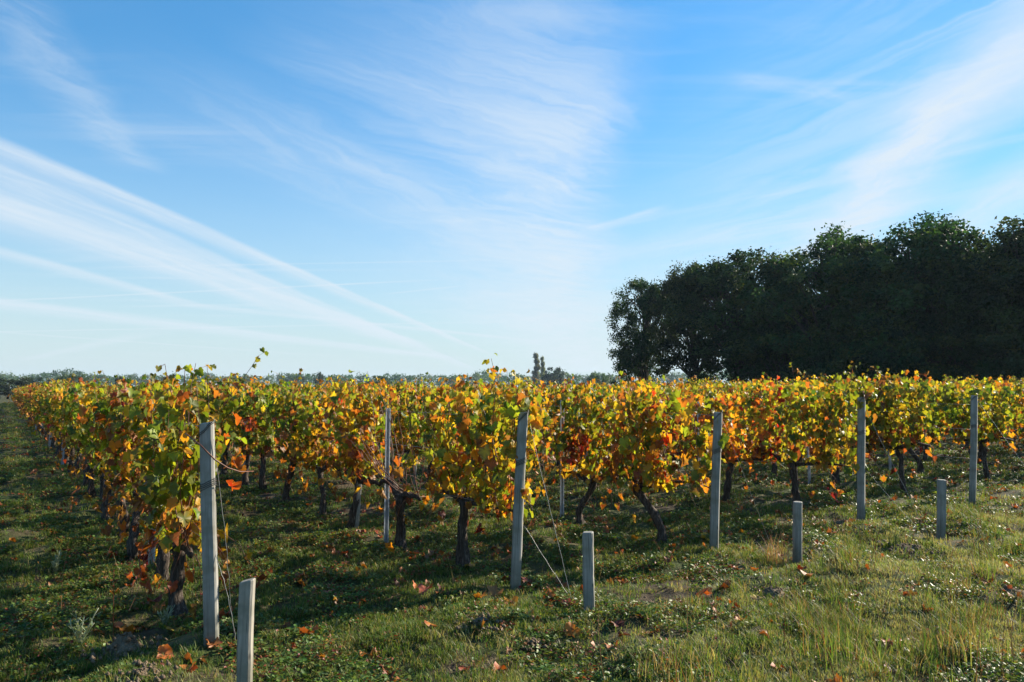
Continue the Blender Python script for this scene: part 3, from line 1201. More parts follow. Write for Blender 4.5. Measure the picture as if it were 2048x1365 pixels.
# the bare red cane that reaches across the leftmost end post
b, tp, h = TOPS[0]
c0 = b + (tp - b) * 0.80
cpts = [at_depth(372, 868, 4.72), at_depth(402, 892, 4.50), at_depth(430, 920, 4.50), at_depth(455, 936, 4.6), at_depth(480, 944, 4.7), at_depth(507, 943, 4.8)]
mb = MB()
mb.tube(cpts, [0.0055, 0.0052, 0.005, 0.0045, 0.004, 0.003], 6)
tag(link('stray_cane', mb.mesh('stray_cane', M['cane'])), 'bare red vine cane arching in front of the leftmost end post', 'cane')
o = link('hanging_leaf', leaf_mesh(6, 'red'), None, at_depth(467, 978, 4.75), (1.3, 0.2, 2.8), 0.085)
tag(o, 'single red leaf hanging right of the leftmost end post', 'leaf')


# ------------------------------------------------------------------ ground plants
def blade(mb, rng, base, h, w, lean, col, tipcol=None, segs=3):
    an = rng.uniform(0, 2 * math.pi)
    ax, ay = math.cos(an), math.sin(an)
    px, py = -ay, ax
    vs = []
    for i in range(segs):
        q = i / segs
        o = lean * h * q * q
        ww = w * (1 - 0.55 * q) / 2
        z = h * q * (1 - 0.25 * lean * q)
        vs.append((base[0] + ax * o - px * ww, base[1] + ay * o - py * ww, z))
        vs.append((base[0] + ax * o + px * ww, base[1] + ay * o + py * ww, z))
    vs.append((base[0] + ax * lean * h, base[1] + ay * lean * h, h * (1 - 0.25 * lean)))
    fs = [(2 * i, 2 * i + 1, 2 * i + 3, 2 * i + 2) for i in range(segs - 1)]
    fs.append((2 * segs - 2, 2 * segs - 1, 2 * segs))
    mb.add(vs, fs, col)


GC = [(0.085, 0.145, 0.024), (0.12, 0.185, 0.032), (0.17, 0.215, 0.05), (0.21, 0.225, 0.075), (0.06, 0.115, 0.02)]
DC = [(0.30, 0.23, 0.11), (0.24, 0.16, 0.07), (0.36, 0.30, 0.17), (0.20, 0.10, 0.045)]


def grass_tuft(seed, n, rad, h0, h1, w, dry=0.08, lean=0.9):
    rng = random.Random(seed)
    mb = MB()
    for _ in range(n):
        r, a = rad * math.sqrt(rng.random()), rng.uniform(0, 6.28)
        c = rng.choice(DC) if rng.random() < dry else rng.choice(GC)
        k = rng.uniform(0.8, 1.2)
        blade(mb, rng, (r * math.cos(a), r * math.sin(a)), rng.uniform(h0, h1), w * rng.uniform(0.7, 1.3), rng.uniform(0.1, lean), tuple(x * k for x in c))
    return mb.mesh('grass_tuft', M['grass'])


WC = [(0.065, 0.11, 0.018), (0.10, 0.155, 0.024), (0.14, 0.19, 0.03), (0.085, 0.13, 0.03)]


def weed(seed, n, rad, h, lw, ll, red=0.05):
    """Low broad-leaved weed: short stalks with small oval leaves."""
    rng = random.Random(seed)
    mb = MB()
    for _ in range(n):
        a = rng.uniform(0, 6.28)
        r = rad * math.sqrt(rng.random())
        hh = h * rng.uniform(0.35, 1.0) * (1 - 0.4 * r / rad)
        b = Vector((r * math.cos(a), r * math.sin(a), hh))
        out = Vector((math.cos(a + rng.gauss(0, 0.8)), math.sin(a + rng.gauss(0, 0.8)), rng.uniform(-0.2, 0.5))).normalized()
        nr = Vector((rng.gauss(0, 0.45), rng.gauss(0, 0.45), 1))
        fr = np.array(frame(nr, out)).T
        w, l = lw * rng.uniform(0.7, 1.3), ll * rng.uniform(0.7, 1.3)
        loc = np.array([(0, 0, 0), (w * 0.5, l * 0.35, 0.12 * w), (w * 0.38, l * 0.75, 0.05 * w), (0, l, -0.1 * l), (-w * 0.38, l * 0.75, 0.05 * w), (-w * 0.5, l * 0.35, 0.12 * w), (0, l * 0.45, -0.05 * w)])
        vv = loc @ fr + np.array(b)
        c = rng.choice(((0.22, 0.06, 0.025), (0.26, 0.13, 0.04))) if rng.random() < red else rng.choice(WC)
        k = rng.uniform(0.75, 1.3)
        mb.add(vv.tolist(), [(0, 1, 6), (1, 2, 6), (2, 3, 6), (3, 4, 6), (4, 5, 6), (5, 0, 6)], tuple(x * k for x in c))
        mb.add([(0, 0, 0), (0.003, 0, 0), tuple(b)], [(0, 1, 2)], (0.10, 0.11, 0.04))
    return mb.mesh('weed', M['weed'])


def seed_stalk(seed):
    """Dry flower stalk of a tall grass or dock."""
    rng = random.Random(seed)
    mb = MB()
    h = rng.uniform(0.28, 0.50)
    an = rng.uniform(0, 6.28)
    ln = rng.uniform(0.05, 0.35)
    pts = [(math.cos(an) * ln * h * q * q, math.sin(an) * ln * h * q * q, h * q) for q in (0, 0.25, 0.5, 0.75, 1.0)]
    c = rng.choice(((0.20, 0.10, 0.045), (0.30, 0.20, 0.09), (0.34, 0.27, 0.14)))
    mb.tube(pts, [0.0022, 0.002, 0.0018, 0.0014, 0.001], 4, c, 0, False)
    for _ in range(16):
        q = rng.uniform(0.62, 1.0)
        b = Vector(pts[0]).lerp(Vector(pts[4]), q)
        b = Vector((math.cos(an) * ln * h * q * q, math.sin(an) * ln * h * q * q, h * q))
        d = Vector((rng.gauss(0, 1), rng.gauss(0, 1), 1.2)).normalized() * rng.uniform(0.008, 0.018)
        s = Vector((-d.y, d.x, 0)) * 0.22
        mb.add([b, b + d * 0.5 + s, b + d, b + d * 0.5 - s], [(0, 1, 2, 3)], c)
    return mb.mesh('seed_stalk', M['grass'])


rs = np.random.RandomState(42)


def field_noise(x, y, lam, seed):
    r = np.random.RandomState(seed)
    z = np.zeros_like(x)
    for _ in range(9):
        a = r.uniform(0, 6.28)
        f = 2 * math.pi / (lam * r.uniform(0.6, 1.6))
        z += np.sin(f * (math.cos(a) * x + math.sin(a) * y) + r.uniform(0, 6.28))
    return z / 3.0


def spread(y0, y1, dens, margin=1.5, slope=0.74):
    """Random ground points between two distances, a little wider than the view."""
    wmax = slope * y1 + margin
    n = int((y1 - y0) * 2 * wmax * dens)
    x = rs.uniform(-wmax, wmax, n)
    y = rs.uniform(y0, y1, n)
    k = np.abs(x) < slope * y + margin
    return x[k], y[k]


# signed distance in front of the line of end posts (positive on the camera's side)
def before_rows(x, y):
    return -((x - ENDS[0].x) * ROW.x + (y - ENDS[0].y) * ROW.y)


GX, GY, GS, GI = [], [], [], []
WX, WY, WS, WI = [], [], [], []
for (y0, y1, dens, sc) in ((3.0, 6.0, 620, 1.0), (6.0, 9.5, 330, 1.15), (9.5, 16, 90, 1.5), (16, 34, 16, 2.2), (34, 90, 2.2, 3.6)):
    x, y = spread(y0, y1, dens)
    a = field_noise(x, y, 1.6, 1)
    fr = before_rows(x, y)
    fr_ = fr
    right = sstep(x, 0.2, 3.0) * sstep(fr, -0.3, 1.2)
    keep = rs.rand(len(x)) < np.clip(0.55 + 0.50 * a + 0.25 * right - 0.5 * sstep(field_noise(x, y, 2.0, 33), 0.35, 0.9), 0.15, 1)
    x, y, a, right = x[keep], y[keep], a[keep], right[keep]
    tall = field_noise(x, y, 1.1, 7)
    kind = rs.randint(0, 4, len(x))
    lush = (rs.rand(len(x)) < right * np.clip(0.25 + 0.6 * tall, 0, 1) * (0.15 + 0.85 * (1 - sstep(y, 4.6, 6.2))))
    pale = rs.rand(len(x)) < right * np.clip(0.55 + 0.5 * field_noise(x, y, 1.7, 51), 0.05, 1) + 0.38 * (fr_[keep] > 0) * np.clip(0.5 + 0.6 * field_noise(x, y, 1.2, 61), 0, 1)
    kind = np.where(pale, rs.randint(8, 11, len(x)), kind)
    kind = np.where(lush, rs.randint(4, 8, len(x)), kind)
    GX.append(x); GY.append(y); GI.append(kind)
    GS.append(sc * rs.uniform(0.7, 1.25, len(x)))
    x, y = spread(y0, y1, dens * 0.62)
    b = field_noise(x, y, 1.3, 3)
    fr = before_rows(x, y)
    right = sstep(x, 0.4, 2.6) * sstep(fr, -0.2, 1.0)
    keep = rs.rand(len(x)) < np.clip(0.42 + 0.75 * b - 0.4 * right, 0.03, 1)
    x, y = x[keep], y[keep]
    WX.append(x); WY.append(y); WI.append(rs.randint(0, 6, len(x)))
    WS.append(sc * rs.uniform(0.6, 1.25, len(x)))


def place(X, Y, lift=0.0):
    X, Y = np.concatenate(X), np.concatenate(Y)
    return np.stack([X, Y, gz(X, Y) + lift], -1)


tufts = [grass_tuft(s, 26, 0.055, 0.02, 0.055, 0.0042, 0.10, 1.0) for s in range(4)]
tufts += [grass_tuft(10 + s, 30, 0.06, 0.05, 0.15, 0.0040, 0.28, 0.9) for s in range(4)]
GC_KEEP, GC = GC, [(0.24, 0.28, 0.10), (0.30, 0.32, 0.14), (0.36, 0.34, 0.18), (0.18, 0.24, 0.07), (0.28, 0.24, 0.11)]
tufts += [grass_tuft(30 + s, 28, 0.06, 0.015, 0.05, 0.0040, 0.20, 1.1) for s in range(3)]
GC = GC_KEEP
P = place(GX, GY)
n = len(P)
scatter('grass', tufts, None, P, np.stack([rs.uniform(-0.1, 0.1, n), rs.uniform(-0.1, 0.1, n), rs.uniform(0, 6.28, n)], -1), np.concatenate(GS), np.concatenate(GI),
        'short green grass covering the vineyard ground', 'grass')
weeds = [weed(s, 20, 0.055, 0.055, 0.015, 0.024) for s in range(3)] + [weed(10 + s, 22, 0.05, 0.05, 0.013, 0.020, 0.22) for s in range(2)] + [weed(20, 16, 0.05, 0.045, 0.014, 0.022, 0.6)]
P = place(WX, WY)
n = len(P)
scatter('ground_weeds', weeds, None, P, np.stack([rs.uniform(-0.12, 0.12, n), rs.uniform(-0.12, 0.12, n), rs.uniform(0, 6.28, n)], -1), np.concatenate(WS), np.concatenate(WI),
        'low broad-leaved weeds among the grass', 'weeds')

# dry stalks, mostly at the lower right
x, y = spread(3.2, 8.5, 14, 1.0)
fr = before_rows(x, y)
k = rs.rand(len(x)) < np.clip(sstep(x, 0.6, 2.6) * sstep(fr, 0.2, 1.5) * (0.5 + 0.4 * field_noise(x, y, 1.4, 12)) + 0.02, 0, 1)
x, y = x[k], y[k]
n = len(x)
scatter('dry_stalks', [seed_stalk(s) for s in range(8)], None, np.stack([x, y, gz(x, y)], -1),
        np.stack([rs.normal(0, 0.16, n), rs.normal(0, 0.16, n), rs.uniform(0, 6.28, n)], -1), rs.uniform(0.7, 1.2, n), rs.randint(0, 8, n),
        'thin dry seed stalks standing in the foreground grass', 'dry grass')

# leaf litter under the rows
dead = []
for sh in range(8):
    for cn in ('rust', 'brown', 'orange', 'brown', 'rust', 'wine'):
        if (sh + len(cn)) % 2 == 0:
            mb = MB()
            c = PAL[cn]
            if cn in ('rust', 'brown'):
                c = tuple(q * 1.25 for q in c)
            vs, fs = leaf_shape(random.Random(sh * 7 + len(cn)), 1.1 + 0.15 * sh)
            mb.add(vs, fs, leaf_cols(c, random.Random(sh), len(vs)))
            dead.append(mb.mesh('dead_leaf', M['dry_leaf']))
LX, LY, LS = [], [], []
for (y0, y1, dens) in ((3.0, 9, 95.0), (9, 22, 48.0), (22, 60, 4.0)):
    x, y = spread(y0, y1, dens)
    fr = before_rows(x, y)
    lat = ((x - ENDS[0].x) * SIDE.x + (y - ENDS[0].y) * SIDE.y) / 2.35
    near_row = 1 - np.abs(lat - np.round(lat)) * 2
    clump = np.clip(0.5 + 0.5 * field_noise(x, y, 0.9, 21), 0, 1)
    k = rs.rand(len(x)) < np.where(fr < 0.3, (0.15 + 0.85 * near_row) * clump ** 2, 0.22 * clump ** 2)
    k &= lat > -2.2
    LX.append(x[k]); LY.append(y[k]); LS.append(rs.uniform(0.04, 0.09, k.sum()))
P = place(LX, LY, 0.022)
n = len(P)
scatter('leaf_litter', dead, None, P, np.stack([rs.normal(0, 0.30, n), rs.normal(0, 0.30, n), rs.uniform(0, 6.28, n)], -1), np.concatenate(LS), rs.randint(0, len(dead), n),
        'small fallen vine leaves strewn under the rows', 'leaf litter')

# single large fallen leaves
FALL = [((770, 1315), 0.0, 'brown', 0, '')]
FALLEN = [((619, 1278), 'orange', 'curled orange fallen leaf right of the short pale anchor post'), ((733, 1322), 'rust', 'tan curled leaf on the grass below the second row, near the bottom edge'),
          ((853, 1186), 'rust', 'brown curled leaf left of the leaning second end post'), ((963, 1190), 'orange', 'orange leaf lying just left of the second post foot'),
          ((995, 1192), 'rust', 'pale tan leaf touching the second post foot on its left'), ((1108, 1199), 'orange', 'broad orange leaf between the second end post and its anchor post'),
          ((1143, 1216), 'rust', 'rolled brown leaf at the foot of the second guy wire'), ((1022, 1210), 'gold', 'yellow and brown leaf below the second post foot'),
          ((942, 1140), 'rust', 'pinkish tan leaf at the trunk foot of the first second-row vine'), ((1417, 1195), 'red', 'red crumpled leaf below the third end post'),
          ((1612, 1158), 'rust', 'small brown leaf right of the third anchor post foot'), ((1275, 1085), 'gold', 'upright gold leaf in the grass left of the third end post'),
          ((1405, 1083), 'yellow', 'bright yellow leaf at the foot of the third end post'), ((1455, 1185), 'wine', 'dark red leaf below the third end post near the grass'),
          ((350, 1272), 'orange', 'orange leaf left of the leftmost end post foot'), ((455, 1240), 'rust', 'tan leaf right of the leftmost end post, behind the wires'),
          ((195, 1168), 'gold', 'folded golden leaf left of the leftmost row, brightest there'), ((235, 1268), 'rust', 'wide red-brown leaf above the molehill'),
          ((172, 1122), 'orange', 'brown and orange leaf on the dark grass at far left'), ((232, 1118), 'red', 'red leaf on the dark grass left of the first stake'),
          ((310, 1232), 'wine', 'dark red leaf left of the first trunk foot'), ((345, 1188), 'rust', 'large brown lobed leaf between the first two trunks'),
          ((620, 1015), 'orange', 'orange leaf in the cluster under the second row'), ((1205, 1048), 'orange', 'orange leaf in front of the third row stake'),
          ((860, 1262), 'gold', 'small yellow leaf on the grass below the leaning post'), ((1150, 1270), 'orange', 'small orange leaf below the second anchor post'),
          ((655, 1195), 'rust', 'rust leaf between the leftmost post and the second row'), ((600, 1165), 'brown', 'dark brown leaf right of the leftmost post in the shade'),
          ((1680, 1010), 'red', 'small red leaf left of the fourth end post'), ((1480, 1022), 'orange', 'orange leaf behind the third end post under the vines')]
_fr = random.Random(8)
for q, (pp, cn, lab) in enumerate(FALLEN):
    p = gp(*pp)
    mb = MB()
    sh = (5, 6, 7, 4)[q % 4]
    vs, fs = leaf_shape(random.Random(400 + q), (1.3, 1.8, 1.1, 1.5)[q % 4])
    c = PAL[cn]
    k = 1.5 if cn in ('rust', 'brown') else 1.1
    mb.add(vs, fs, leaf_cols(tuple(min(0.6, t * k) + (0.03 if cn == 'rust' else 0) for t in c), random.Random(q), len(vs)))
    o = link('fallen_leaf', mb.mesh('fallen_leaf', M['dry_leaf']), None, p + Vector((0, 0, 0.035)), (_fr.uniform(-0.35, 0.45), _fr.uniform(-0.35, 0.35), _fr.uniform(0, 6.28)), _fr.uniform(0.085, 0.125))
    tag(o, lab, 'leaf', 'large fallen leaves on the grass')


# molehills and clods
def molehill(px, py, r, h, seed, label):
    p = gp(px, py)
    h, r = h * (0.8 if seed == 1 else 0.55), r * 1.05
    rng = random.Random(seed)
    mb = MB()
    nr, na = 9, 22
    vs = [(0, 0, h)]
    for i in range(1, nr + 1):
        q = i / nr
        for k in range(na):
            a = 2 * math.pi * k / na
            rr = r * q * (1 + 0.28 * mnoise.noise(Vector((math.cos(a) * 1.3, math.sin(a) * 1.3, seed))))
            x, y = rr * math.cos(a), rr * math.sin(a)
            z = h * (0.5 + 0.5 * math.cos(math.pi * q)) + 0.35 * h * mnoise.noise(Vector((x * 22, y * 22, seed + 3.3))) + 0.2 * h * mnoise.noise(Vector((x * 60, y * 60, seed)))
            vs.append((x, y, z * (1 - q * q * 0.5) - 0.03 * q * q))
    fs = [(0, 1 + k, 1 + (k + 1) % na) for k in range(na)]
    for i in range(nr - 1):
        for k in range(na):
            a, b = 1 + i * na + k, 1 + i * na + (k + 1) % na
            fs.append((a, b, b + na, a + na))
    mb.add(vs, fs)
    for _ in range(60):                                       # loose crumbs of earth
        a, q = rng.uniform(0, 6.28), rng.uniform(0.3, 1.6)
        c = Vector((r * q * math.cos(a), r * q * math.sin(a), max(0.01, h * (0.5 + 0.5 * math.cos(math.pi * min(q, 1)))) + 0.004))
        s = rng.uniform(0.008, 0.024)
        o = [Vector((1, 0, 0)), Vector((-1, 0, 0)), Vector((0, 1, 0)), Vector((0, -1, 0)), Vector((0, 0, 1)), Vector((0, 0, -1))]
        mb.add([c + d * s * rng.uniform(0.6, 1.2) for d in o], [(0, 2, 4), (2, 1, 4), (1, 3, 4), (3, 0, 4), (2, 0, 5), (1, 2, 5), (3, 1, 5), (0, 3, 5)])
    tag(link('molehill', mb.mesh('molehill', M['soil'], True), None, p), label, 'molehill', 'molehills')


molehill(248, 1300, 0.15, 0.12, 1, 'crumbly brown molehill in the lower left, left of the leftmost end post')
molehill(285, 1352, 0.11, 0.07, 2, 'low soil heap at the bottom edge, below the larger left molehill')
molehill(962, 1246, 0.13, 0.08, 3, 'dark soil heap between the leaning post and the bottom edge')
molehill(1062, 1292, 0.07, 0.07, 9, 'small round clod near the bottom centre')
molehill(1815, 1098, 0.20, 0.09, 4, 'dark molehill in the grass below the fourth anchor post')
molehill(1545, 1188, 0.17, 0.09, 5, 'dark soil hump below the third anchor post')
molehill(1672, 1046, 0.22, 0.08, 6, 'low dark soil bank left of the fourth end post')
molehill(1290, 1216, 0.14, 0.07, 7, 'pale soil heap right of the second anchor post')
molehill(2030, 1190, 0.18, 0.09, 8, 'dark molehill at the right edge')


def clump(px, py, n, rad, h0, h1, name, label, cols, seed, w=0.004, lean=0.7):
    rng = random.Random(seed)
    p = gp(px, py)
    mb = MB()
    for _ in range(n):
        r, a = rad * math.sqrt(rng.random()), rng.uniform(0, 6.28)
        c = rng.choice(cols)
        k = rng.uniform(0.8, 1.2)
        blade(mb, rng, (r * math.cos(a), r * math.sin(a)), rng.uniform(h0, h1), w * rng.uniform(0.7, 1.3), rng.uniform(0.1, lean), tuple(x * k for x in c), segs=4)
    tag(link(name, mb.mesh(name, M['grass']), None, p), label, 'grass clump', 'grass clumps')


clump(1556, 1130, 90, 0.12, 0.12, 0.34, 'dry_grass_clump', 'straw-coloured grass clump against the third anchor post', DC, 1)
clump(1350, 1365, 160, 0.22, 0.08, 0.24, 'dry_grass_clump', 'yellowish grass clump at the bottom edge right of centre', DC + GC, 2)
clump(1690, 1330, 170, 0.25, 0.10, 0.30, 'dry_grass_clump', 'tall mixed grass clump at the lower right', DC + GC + GC, 3)
clump(2000, 1090, 200, 0.28, 0.08, 0.22, 'dry_grass_clump', 'mounded green grass clump near the right edge', GC, 4)
clump(1930, 1320, 150, 0.24, 0.10, 0.32, 'dry_grass_clump', 'tall straw and green grass clump in the lower right corner', DC + GC, 5)


def silver_weed(px, py, label, seed, s=1.0):
    """Upright grey woolly weed with narrow leaves."""
    rng = random.Random(seed)
    p = gp(px, py)
    root = link('silver_weed', None, None, p)
    tag(root, label, 'weed', 'woolly grey weeds')
    for k in range(9):
        a = rng.uniform(0, 6.28)
        l = rng.uniform(0.12, 0.24) * s
        sp = rng.uniform(0.1, 0.55)
        pts = [Vector((math.cos(a) * sp * l * q ** 1.3, math.sin(a) * sp * l * q ** 1.3, l * q)) for q in (0, 0.2, 0.4, 0.6, 0.8, 1.0)]
        mb = MB()
        mb.tube(pts, [0.0028, 0.0026, 0.0024, 0.0022, 0.002, 0.003], 5, (0.30, 0.33, 0.24))
        st = link('stem', mb.mesh('stem', M['weed']), root)
        mb = MB()
        for _ in range(13):
            q = rng.uniform(0.1, 0.98)
            b = Vector((math.cos(a) * sp * l * q ** 1.3, math.sin(a) * sp * l * q ** 1.3, l * q))
            an = rng.uniform(0, 6.28)
            d = Vector((math.cos(an), math.sin(an), rng.uniform(0.5, 1.3))).normalized() * rng.uniform(0.03, 0.055) * s
            w = Vector((-math.sin(an), math.cos(an), 0)) * 0.0035
            mb.add([b - w, b + w, b + d * 0.6 + w * 1.2, b + d, b + d * 0.6 - w * 1.2], [(0, 1, 2, 4), (4, 2, 3)], (0.27, 0.32, 0.21))
        tag(link('leaves', mb.mesh('stem_leaves', M['weed']), st), None, None, None, 'stuff')


silver_weed(160, 1296, 'silvery grey upright weed in the lower left, left of the molehill', 1)
silver_weed(112, 1150, 'pale upright weed at far left in the dappled grass', 2, 0.9)
silver_weed(330, 1255, 'thin grey weed stalk left of the leftmost trunk foot', 3, 0.6)


# ------------------------------------------------------------------ trees
def leaf_card(mb, rng, c, s, col, flat=0.0):
    n = Vector((rng.gauss(0, 1), rng.gauss(0, 1), rng.gauss(0, 1) + flat)).normalized()
    u = n.orthogonal().normalized()
    u = Matrix.Rotation(rng.uniform(0, 6.28), 3, n) @ u
    w = n.cross(u)
    b = n * s * rng.uniform(-0.2, 0.2)
    mb.add([c - u * s * 0.55, c - w * s * 0.36 + b, c + u * s * 0.6, c + w * s * 0.36 + b], [(0, 1, 2, 3)], col)


TC = [(0.030, 0.050, 0.014), (0.042, 0.065, 0.016), (0.055, 0.078, 0.018), (0.075, 0.085, 0.020)]


def make_tree(seed, H, Rw, clumps, per, leaf, base=0.12, cols=TC, shape='dome', limbs=True, warm=0.0, puff=0.55):
    """Trunk with limbs; crown of many leaf faces grouped in clumps on an uneven dome."""
    rng = random.Random(seed)
    tk, cr = MB(), MB()
    top = Vector((rng.uniform(-0.4, 0.4), rng.uniform(-0.4, 0.4), H * 0.72))
    pts = [Vector((0, 0, -0.3)), Vector((rng.uniform(-.1, .1), rng.uniform(-.1, .1), H * 0.18)), Vector((rng.uniform(-.25, .25), rng.uniform(-.25, .25), H * 0.42)), top]
    r0 = 0.022 * H + 0.03
    tk.tube(pts, [r0 * 1.25, r0, r0 * 0.7, r0 * 0.25], 9, rough=0.2, seed=seed)
    lobes = []
    nl = rng.randint(6, 9)
    for _ in range(nl):
        a = rng.uniform(0, 6.28)
        q = rng.random()
        if shape == 'dome':
            el = 0.15 + 1.25 * q
            z = H * (0.50 + 0.36 * math.sin(el))
            rr = Rw * 0.74 * math.cos(el)
            lobes.append((Vector((rr * math.cos(a), rr * math.sin(a), z)), Rw * rng.uniform(0.26, 0.40)))
        elif shape == 'column':
            q = (len(lobes) + 0.5) / nl
            z = H * (0.14 + 0.80 * q)
            lobes.append((Vector((Rw * 0.25 * math.cos(a), Rw * 0.25 * math.sin(a), z)), Rw * 0.95 * (1.1 - 0.6 * q)))
        else:
            z = H * (0.25 + 0.45 * q)
            lobes.append((Vector((Rw * 0.5 * math.cos(a), Rw * 0.5 * math.sin(a), z)), Rw * rng.uniform(0.4, 0.6)))
    if shape == 'dome':
        for _ in range(5):
            a = rng.uniform(0, 6.28)
            lobes.append((Vector((Rw * 0.62 * math.cos(a), Rw * 0.62 * math.sin(a), H * rng.uniform(base + 0.10, 0.48))), Rw * rng.uniform(0.28, 0.42)))
    for c in range(clumps):
        lc, lr = rng.choice(lobes)
        if shape == 'dome' and c % 2:
            lc, lr = Vector((0, 0, H * 0.56)), Rw * 0.95
        d = Vector((rng.gauss(0, 1), rng.gauss(0, 1), rng.gauss(0, 1))).normalized()
        q = lr * rng.uniform(0.45, 1.0)
        cc = lc + (Vector((d.x * q, d.y * q, d.z * H * 0.40 * q / lr)) if lr == Rw * 0.95 else Vector((d.x, d.y, d.z * 0.85)) * q)
        if cc.z < H * base:
            cc.z = H * base + rng.random() * 0.5
        cc.z = min(cc.z, H)
        cs = puff * rng.uniform(0.6, 1.3)
        hue = rng.choice(cols)
        k = rng.uniform(0.75, 1.3)
        col = (hue[0] * k * (1 + warm * rng.random()), hue[1] * k, hue[2] * k)
        for _ in range(per):
            e = Vector((rng.gauss(0, 1), rng.gauss(0, 1), rng.gauss(0, 0.75))) * cs * 0.55
            kk = rng.uniform(0.8, 1.2)
            leaf_card(cr, rng, cc + e, leaf * rng.uniform(0.6, 1.3), tuple(x * kk for x in col), 0.6)
        if limbs and c % 3 == 0:
            q = rng.uniform(0.2, 0.95)
            s0 = pts[1].lerp(pts[2], q) if rng.random() < 0.5 else pts[2].lerp(pts[3], q)
            if s0.z > cc.z:
                s0 = pts[1].copy()
            mid = s0.lerp(cc, 0.5) + Vector((0, 0, 0.05 * H))
            tk.tube([s0, mid, cc], [0.0065 * H, 0.004 * H, 0.0012 * H], 5, caps=False)
    return tk.mesh('trunk', M['tree_bark']), cr.mesh('crown', M['tree_leaf'], False)


def plant_tree(name, meshes, p, rz, s, label, cat, group):
    root = link(name, None, None, p, (0, 0, rz), s)
    tag(root, label, cat, group)
    link('trunk', meshes[0], root)
    link('crown', meshes[1], root)
    return root


WOODC = [(0.016, 0.036, 0.014), (0.022, 0.046, 0.016), (0.034, 0.060, 0.018), (0.060, 0.078, 0.022)]
OAK = [make_tree(s, 11.0, r, 340, 100, 0.17, 0.08, WOODC, 'dome', puff=0.5) for s, r in ((1, 3.6), (2, 4.2), (3, 3.9), (4, 4.4))]
AIRY = [make_tree(s, 11.0, r, 300, 100, 0.17, 0.09, WOODC, 'dome', puff=0.5) for s, r in ((11, 3.6), (12, 4.3))]
BUSH = [make_tree(30 + s, 3.6, 1.9, 70, 90, 0.17, 0.03, WOODC, 'bush') for s in range(3)]
_tr = random.Random(21)


def wood_pt(px, s_off):
    """Where the ray through px meets the line s_off metres to the right of the leftmost row, parallel to the rows."""
    d = pix_dir(px, 780)
    q = ENDS[0] + SIDE * s_off
    nrm = SIDE
    t = q.dot(nrm) / Vector((d.x, d.y, 0)).dot(nrm)
    p = Vector((d.x * t, d.y * t, 0))
    p.z = gzf(p.x, p.y)
    return p


FRONT = [(1290, 556, 4, 0.80), (1392, 528, 5, 0.80), (1478, 500, 4, 1.15), (1556, 516, 2, 0.9), (1655, 470, 3, 1.1), (1750, 492, 1, 1.0), (1838, 436, 2, 1.1), (1925, 462, 0, 1.05), (2012, 485, 3, 1.0), (2070, 450, 1, 1.1), (2190, 440, 2, 1.1)]
for q, (px, py, vi, wd) in enumerate(FRONT):
    p = wood_pt(px, 42.0)
    topz = at_depth(px, py, p.y).z
    s = topz / 10.4
    plant_tree('oak_tree', (OAK + AIRY)[vi], p, _tr.uniform(0, 6.28), (s * wd, s * wd, s), 'dark leafy oak, %s from the left along the front of the wood' % ORD[q + 1], 'tree', 'oak trees of the dark wood')
for q in range(10):
    px = 1530 + q * 72
    p = wood_pt(px, 48.5 + (q % 2) * 3.0)
    s = _tr.uniform(0.86, 0.98)
    if q < 1:
        s *= 0.85
    plant_tree('oak_tree', OAK[(q + 1) % 4], p, _tr.uniform(0, 6.28), (s, s, s), 'shadowed oak deep in the wood, %s from the left in its second line' % ORD[q + 1], 'tree', 'oak trees of the dark wood')
for q in range(11):
    px = 1238 + q * 82 + _tr.uniform(-15, 15)
    p = wood_pt(px, 39.8 if q else 41)
    s = _tr.uniform(0.75, 1.1) * (0.8 if q < 4 else 1)
    plant_tree('wood_shrub', BUSH[q % 3], p, _tr.uniform(0, 6.28), s, 'dark bush at the foot of the wood, %s from the left' % ORD[q + 1], 'bush', 'bushes along the foot of the wood')

# single trees on the horizon
FARC = [(0.038, 0.072, 0.036), (0.050, 0.082, 0.038), (0.075, 0.095, 0.044)]
FT = [make_tree(50 + s, 8.0, 4.4, 60, 80, 0.42, 0.05, FARC, 'dome', puff=0.8) for s in range(3)]
POP = make_tree(60, 18.0, 2.4, 300, 40, 0.40, 0.10, [(0.22, 0.23, 0.13), (0.26, 0.25, 0.16), (0.20, 0.20, 0.12)], 'column', puff=0.7)


def far_tree(name, meshes, px, ptop, Y, base_h, wd, label, rz):
    p = at_depth(px, 782, Y)
    p.z = 0.0
    s = at_depth(px, ptop, Y).z / base_h
    plant_tree(name, meshes, p, rz, (s * wd, s * wd, s), label, 'tree', 'single trees on the horizon')


far_tree('poplar_tree', POP, 1073, 705, 330, 17.2, 0.72, 'tall pale thin-leaved poplar on the horizon behind the vines', 0.3)
far_tree('poplar_tree', POP, 1085, 712, 336, 17.2, 0.55, 'shorter poplar pressed against the tall poplar on its right', 2.3)
far_tree('field_tree', FT[0], 1108, 732, 300, 8.0, 0.72, 'round dark tree right of the poplars', 0.2)
far_tree('field_tree', FT[1], 158, 743, 210, 8.0, 0.85, 'dark round tree on the left horizon, right of its neighbour', 0.9)
far_tree('field_tree', FT[2], 126, 749, 215, 8.0, 0.95, 'dark tree on the left horizon joined to the taller one', 2.0)
far_tree('field_tree', FT[0], 76, 753, 190, 8.0, 1.3, 'low spreading tree at left behind the leftmost row', 3.0)
far_tree('field_tree', FT[1], 16, 752, 130, 8.0, 1.7, 'large pale-green bush mass at the left edge of the horizon', 4.0)
far_tree('field_tree', FT[2], -45, 745, 130, 8.0, 1.5, 'bushy tree at the very left edge, mostly out of frame', 5.0)
far_tree('field_tree', FT[2], 640, 745, 330, 8.0, 0.55, 'small pointed tree on the horizon left of centre', 5.2)
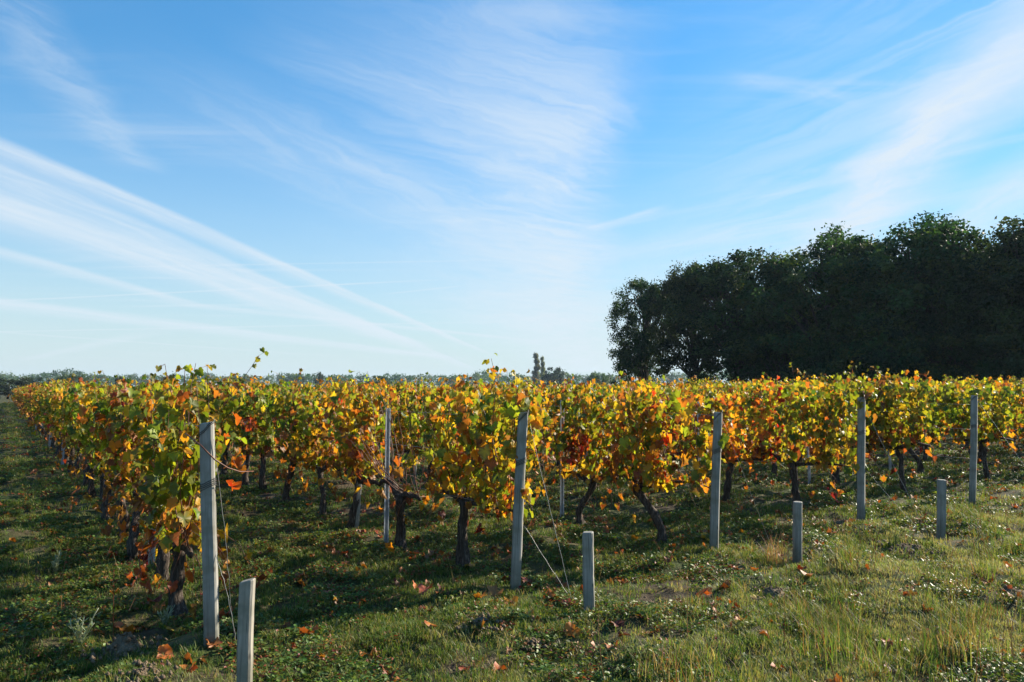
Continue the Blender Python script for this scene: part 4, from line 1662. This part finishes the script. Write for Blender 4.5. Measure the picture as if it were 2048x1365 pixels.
far_tree('field_tree', FT[0], 762, 750, 240, 8.0, 1.2, 'low dark round bush on the horizon near centre', 1.2)
far_tree('field_tree', FT[1], 240, 750, 260, 8.0, 0.6, 'little grey-green tree on the horizon above the leftmost row', 2.2)
far_tree('field_tree', FT[1], 1200, 742, 230, 8.0, 0.9, 'bush on the horizon just left of the dark wood', 0.4)


# the far woods on the skyline read as one mass
def far_woods():
    rng = random.Random(99)
    mb = MB()
    px = -900.0
    while px < 2500:
        px += rng.uniform(6, 15)
        Y = rng.uniform(430, 640)
        top = 748 + 9 * mnoise.noise(Vector((px * 0.011, 0.3, 0))) + 5 * mnoise.noise(Vector((px * 0.045, 2.3, 0))) + rng.uniform(-4, 4)
        if 180 < px < 440 or 690 < px < 960:
            top += 5
        p = at_depth(px, 780, Y)
        H = at_depth(px, top, Y).z
        Rw = H * rng.uniform(0.45, 0.75)
        hue = rng.choice(FARC)
        k0 = rng.uniform(0.8, 1.3)
        for _ in range(30):
            a, q = rng.uniform(0, 6.28), rng.random() ** 0.7
            rr = Rw * math.sqrt(max(0.0, 1 - (q * 0.95) ** 2)) * rng.uniform(0.6, 1.0)
            c = Vector((p.x + rr * math.cos(a), p.y + rr * math.sin(a), H * (0.12 + 0.86 * q)))
            k = k0 * rng.uniform(0.75, 1.25)
            for _ in range(14):
                e = Vector((rng.gauss(0, 1), rng.gauss(0, 1), rng.gauss(0, 0.8))) * 0.85
                leaf_card(mb, rng, c + e, rng.uniform(0.7, 1.4), tuple(x * k for x in hue), 0.5)
    o = link('distant_wood', mb.mesh('distant_wood', M['tree_leaf'], False))
    tag(o, 'hazy far woods along the horizon', 'wood', None, 'stuff')


far_woods()

# ------------------------------------------------------------------ the air
mb = MB()
x0, x1, y0, y1, z0, z1 = -1300, 1300, -220, 1300, -2.0, 24.0
mb.add([(x0, y0, z0), (x1, y0, z0), (x1, y1, z0), (x0, y1, z0), (x0, y0, z1), (x1, y0, z1), (x1, y1, z1), (x0, y1, z1)],
       [(0, 3, 2, 1), (4, 5, 6, 7), (0, 1, 5, 4), (1, 2, 6, 5), (2, 3, 7, 6), (3, 0, 4, 7)])
hz = bpy.data.materials.new('haze')
hz.use_nodes = True
g = NT(hz.node_tree)
pv = g.n('ShaderNodeVolumePrincipled')
pv.inputs['Color'].default_value = (0.62, 0.82, 1.0, 1)
pv.inputs['Density'].default_value = 0.00018
pv.inputs['Anisotropy'].default_value = 0.2
ou = g.n('ShaderNodeOutputMaterial')
g.t.links.new(pv.outputs[0], ou.inputs['Volume'])
tag(link('haze', mb.mesh('haze', hz, False)), 'thin blue morning haze over the fields', None, None, 'stuff')
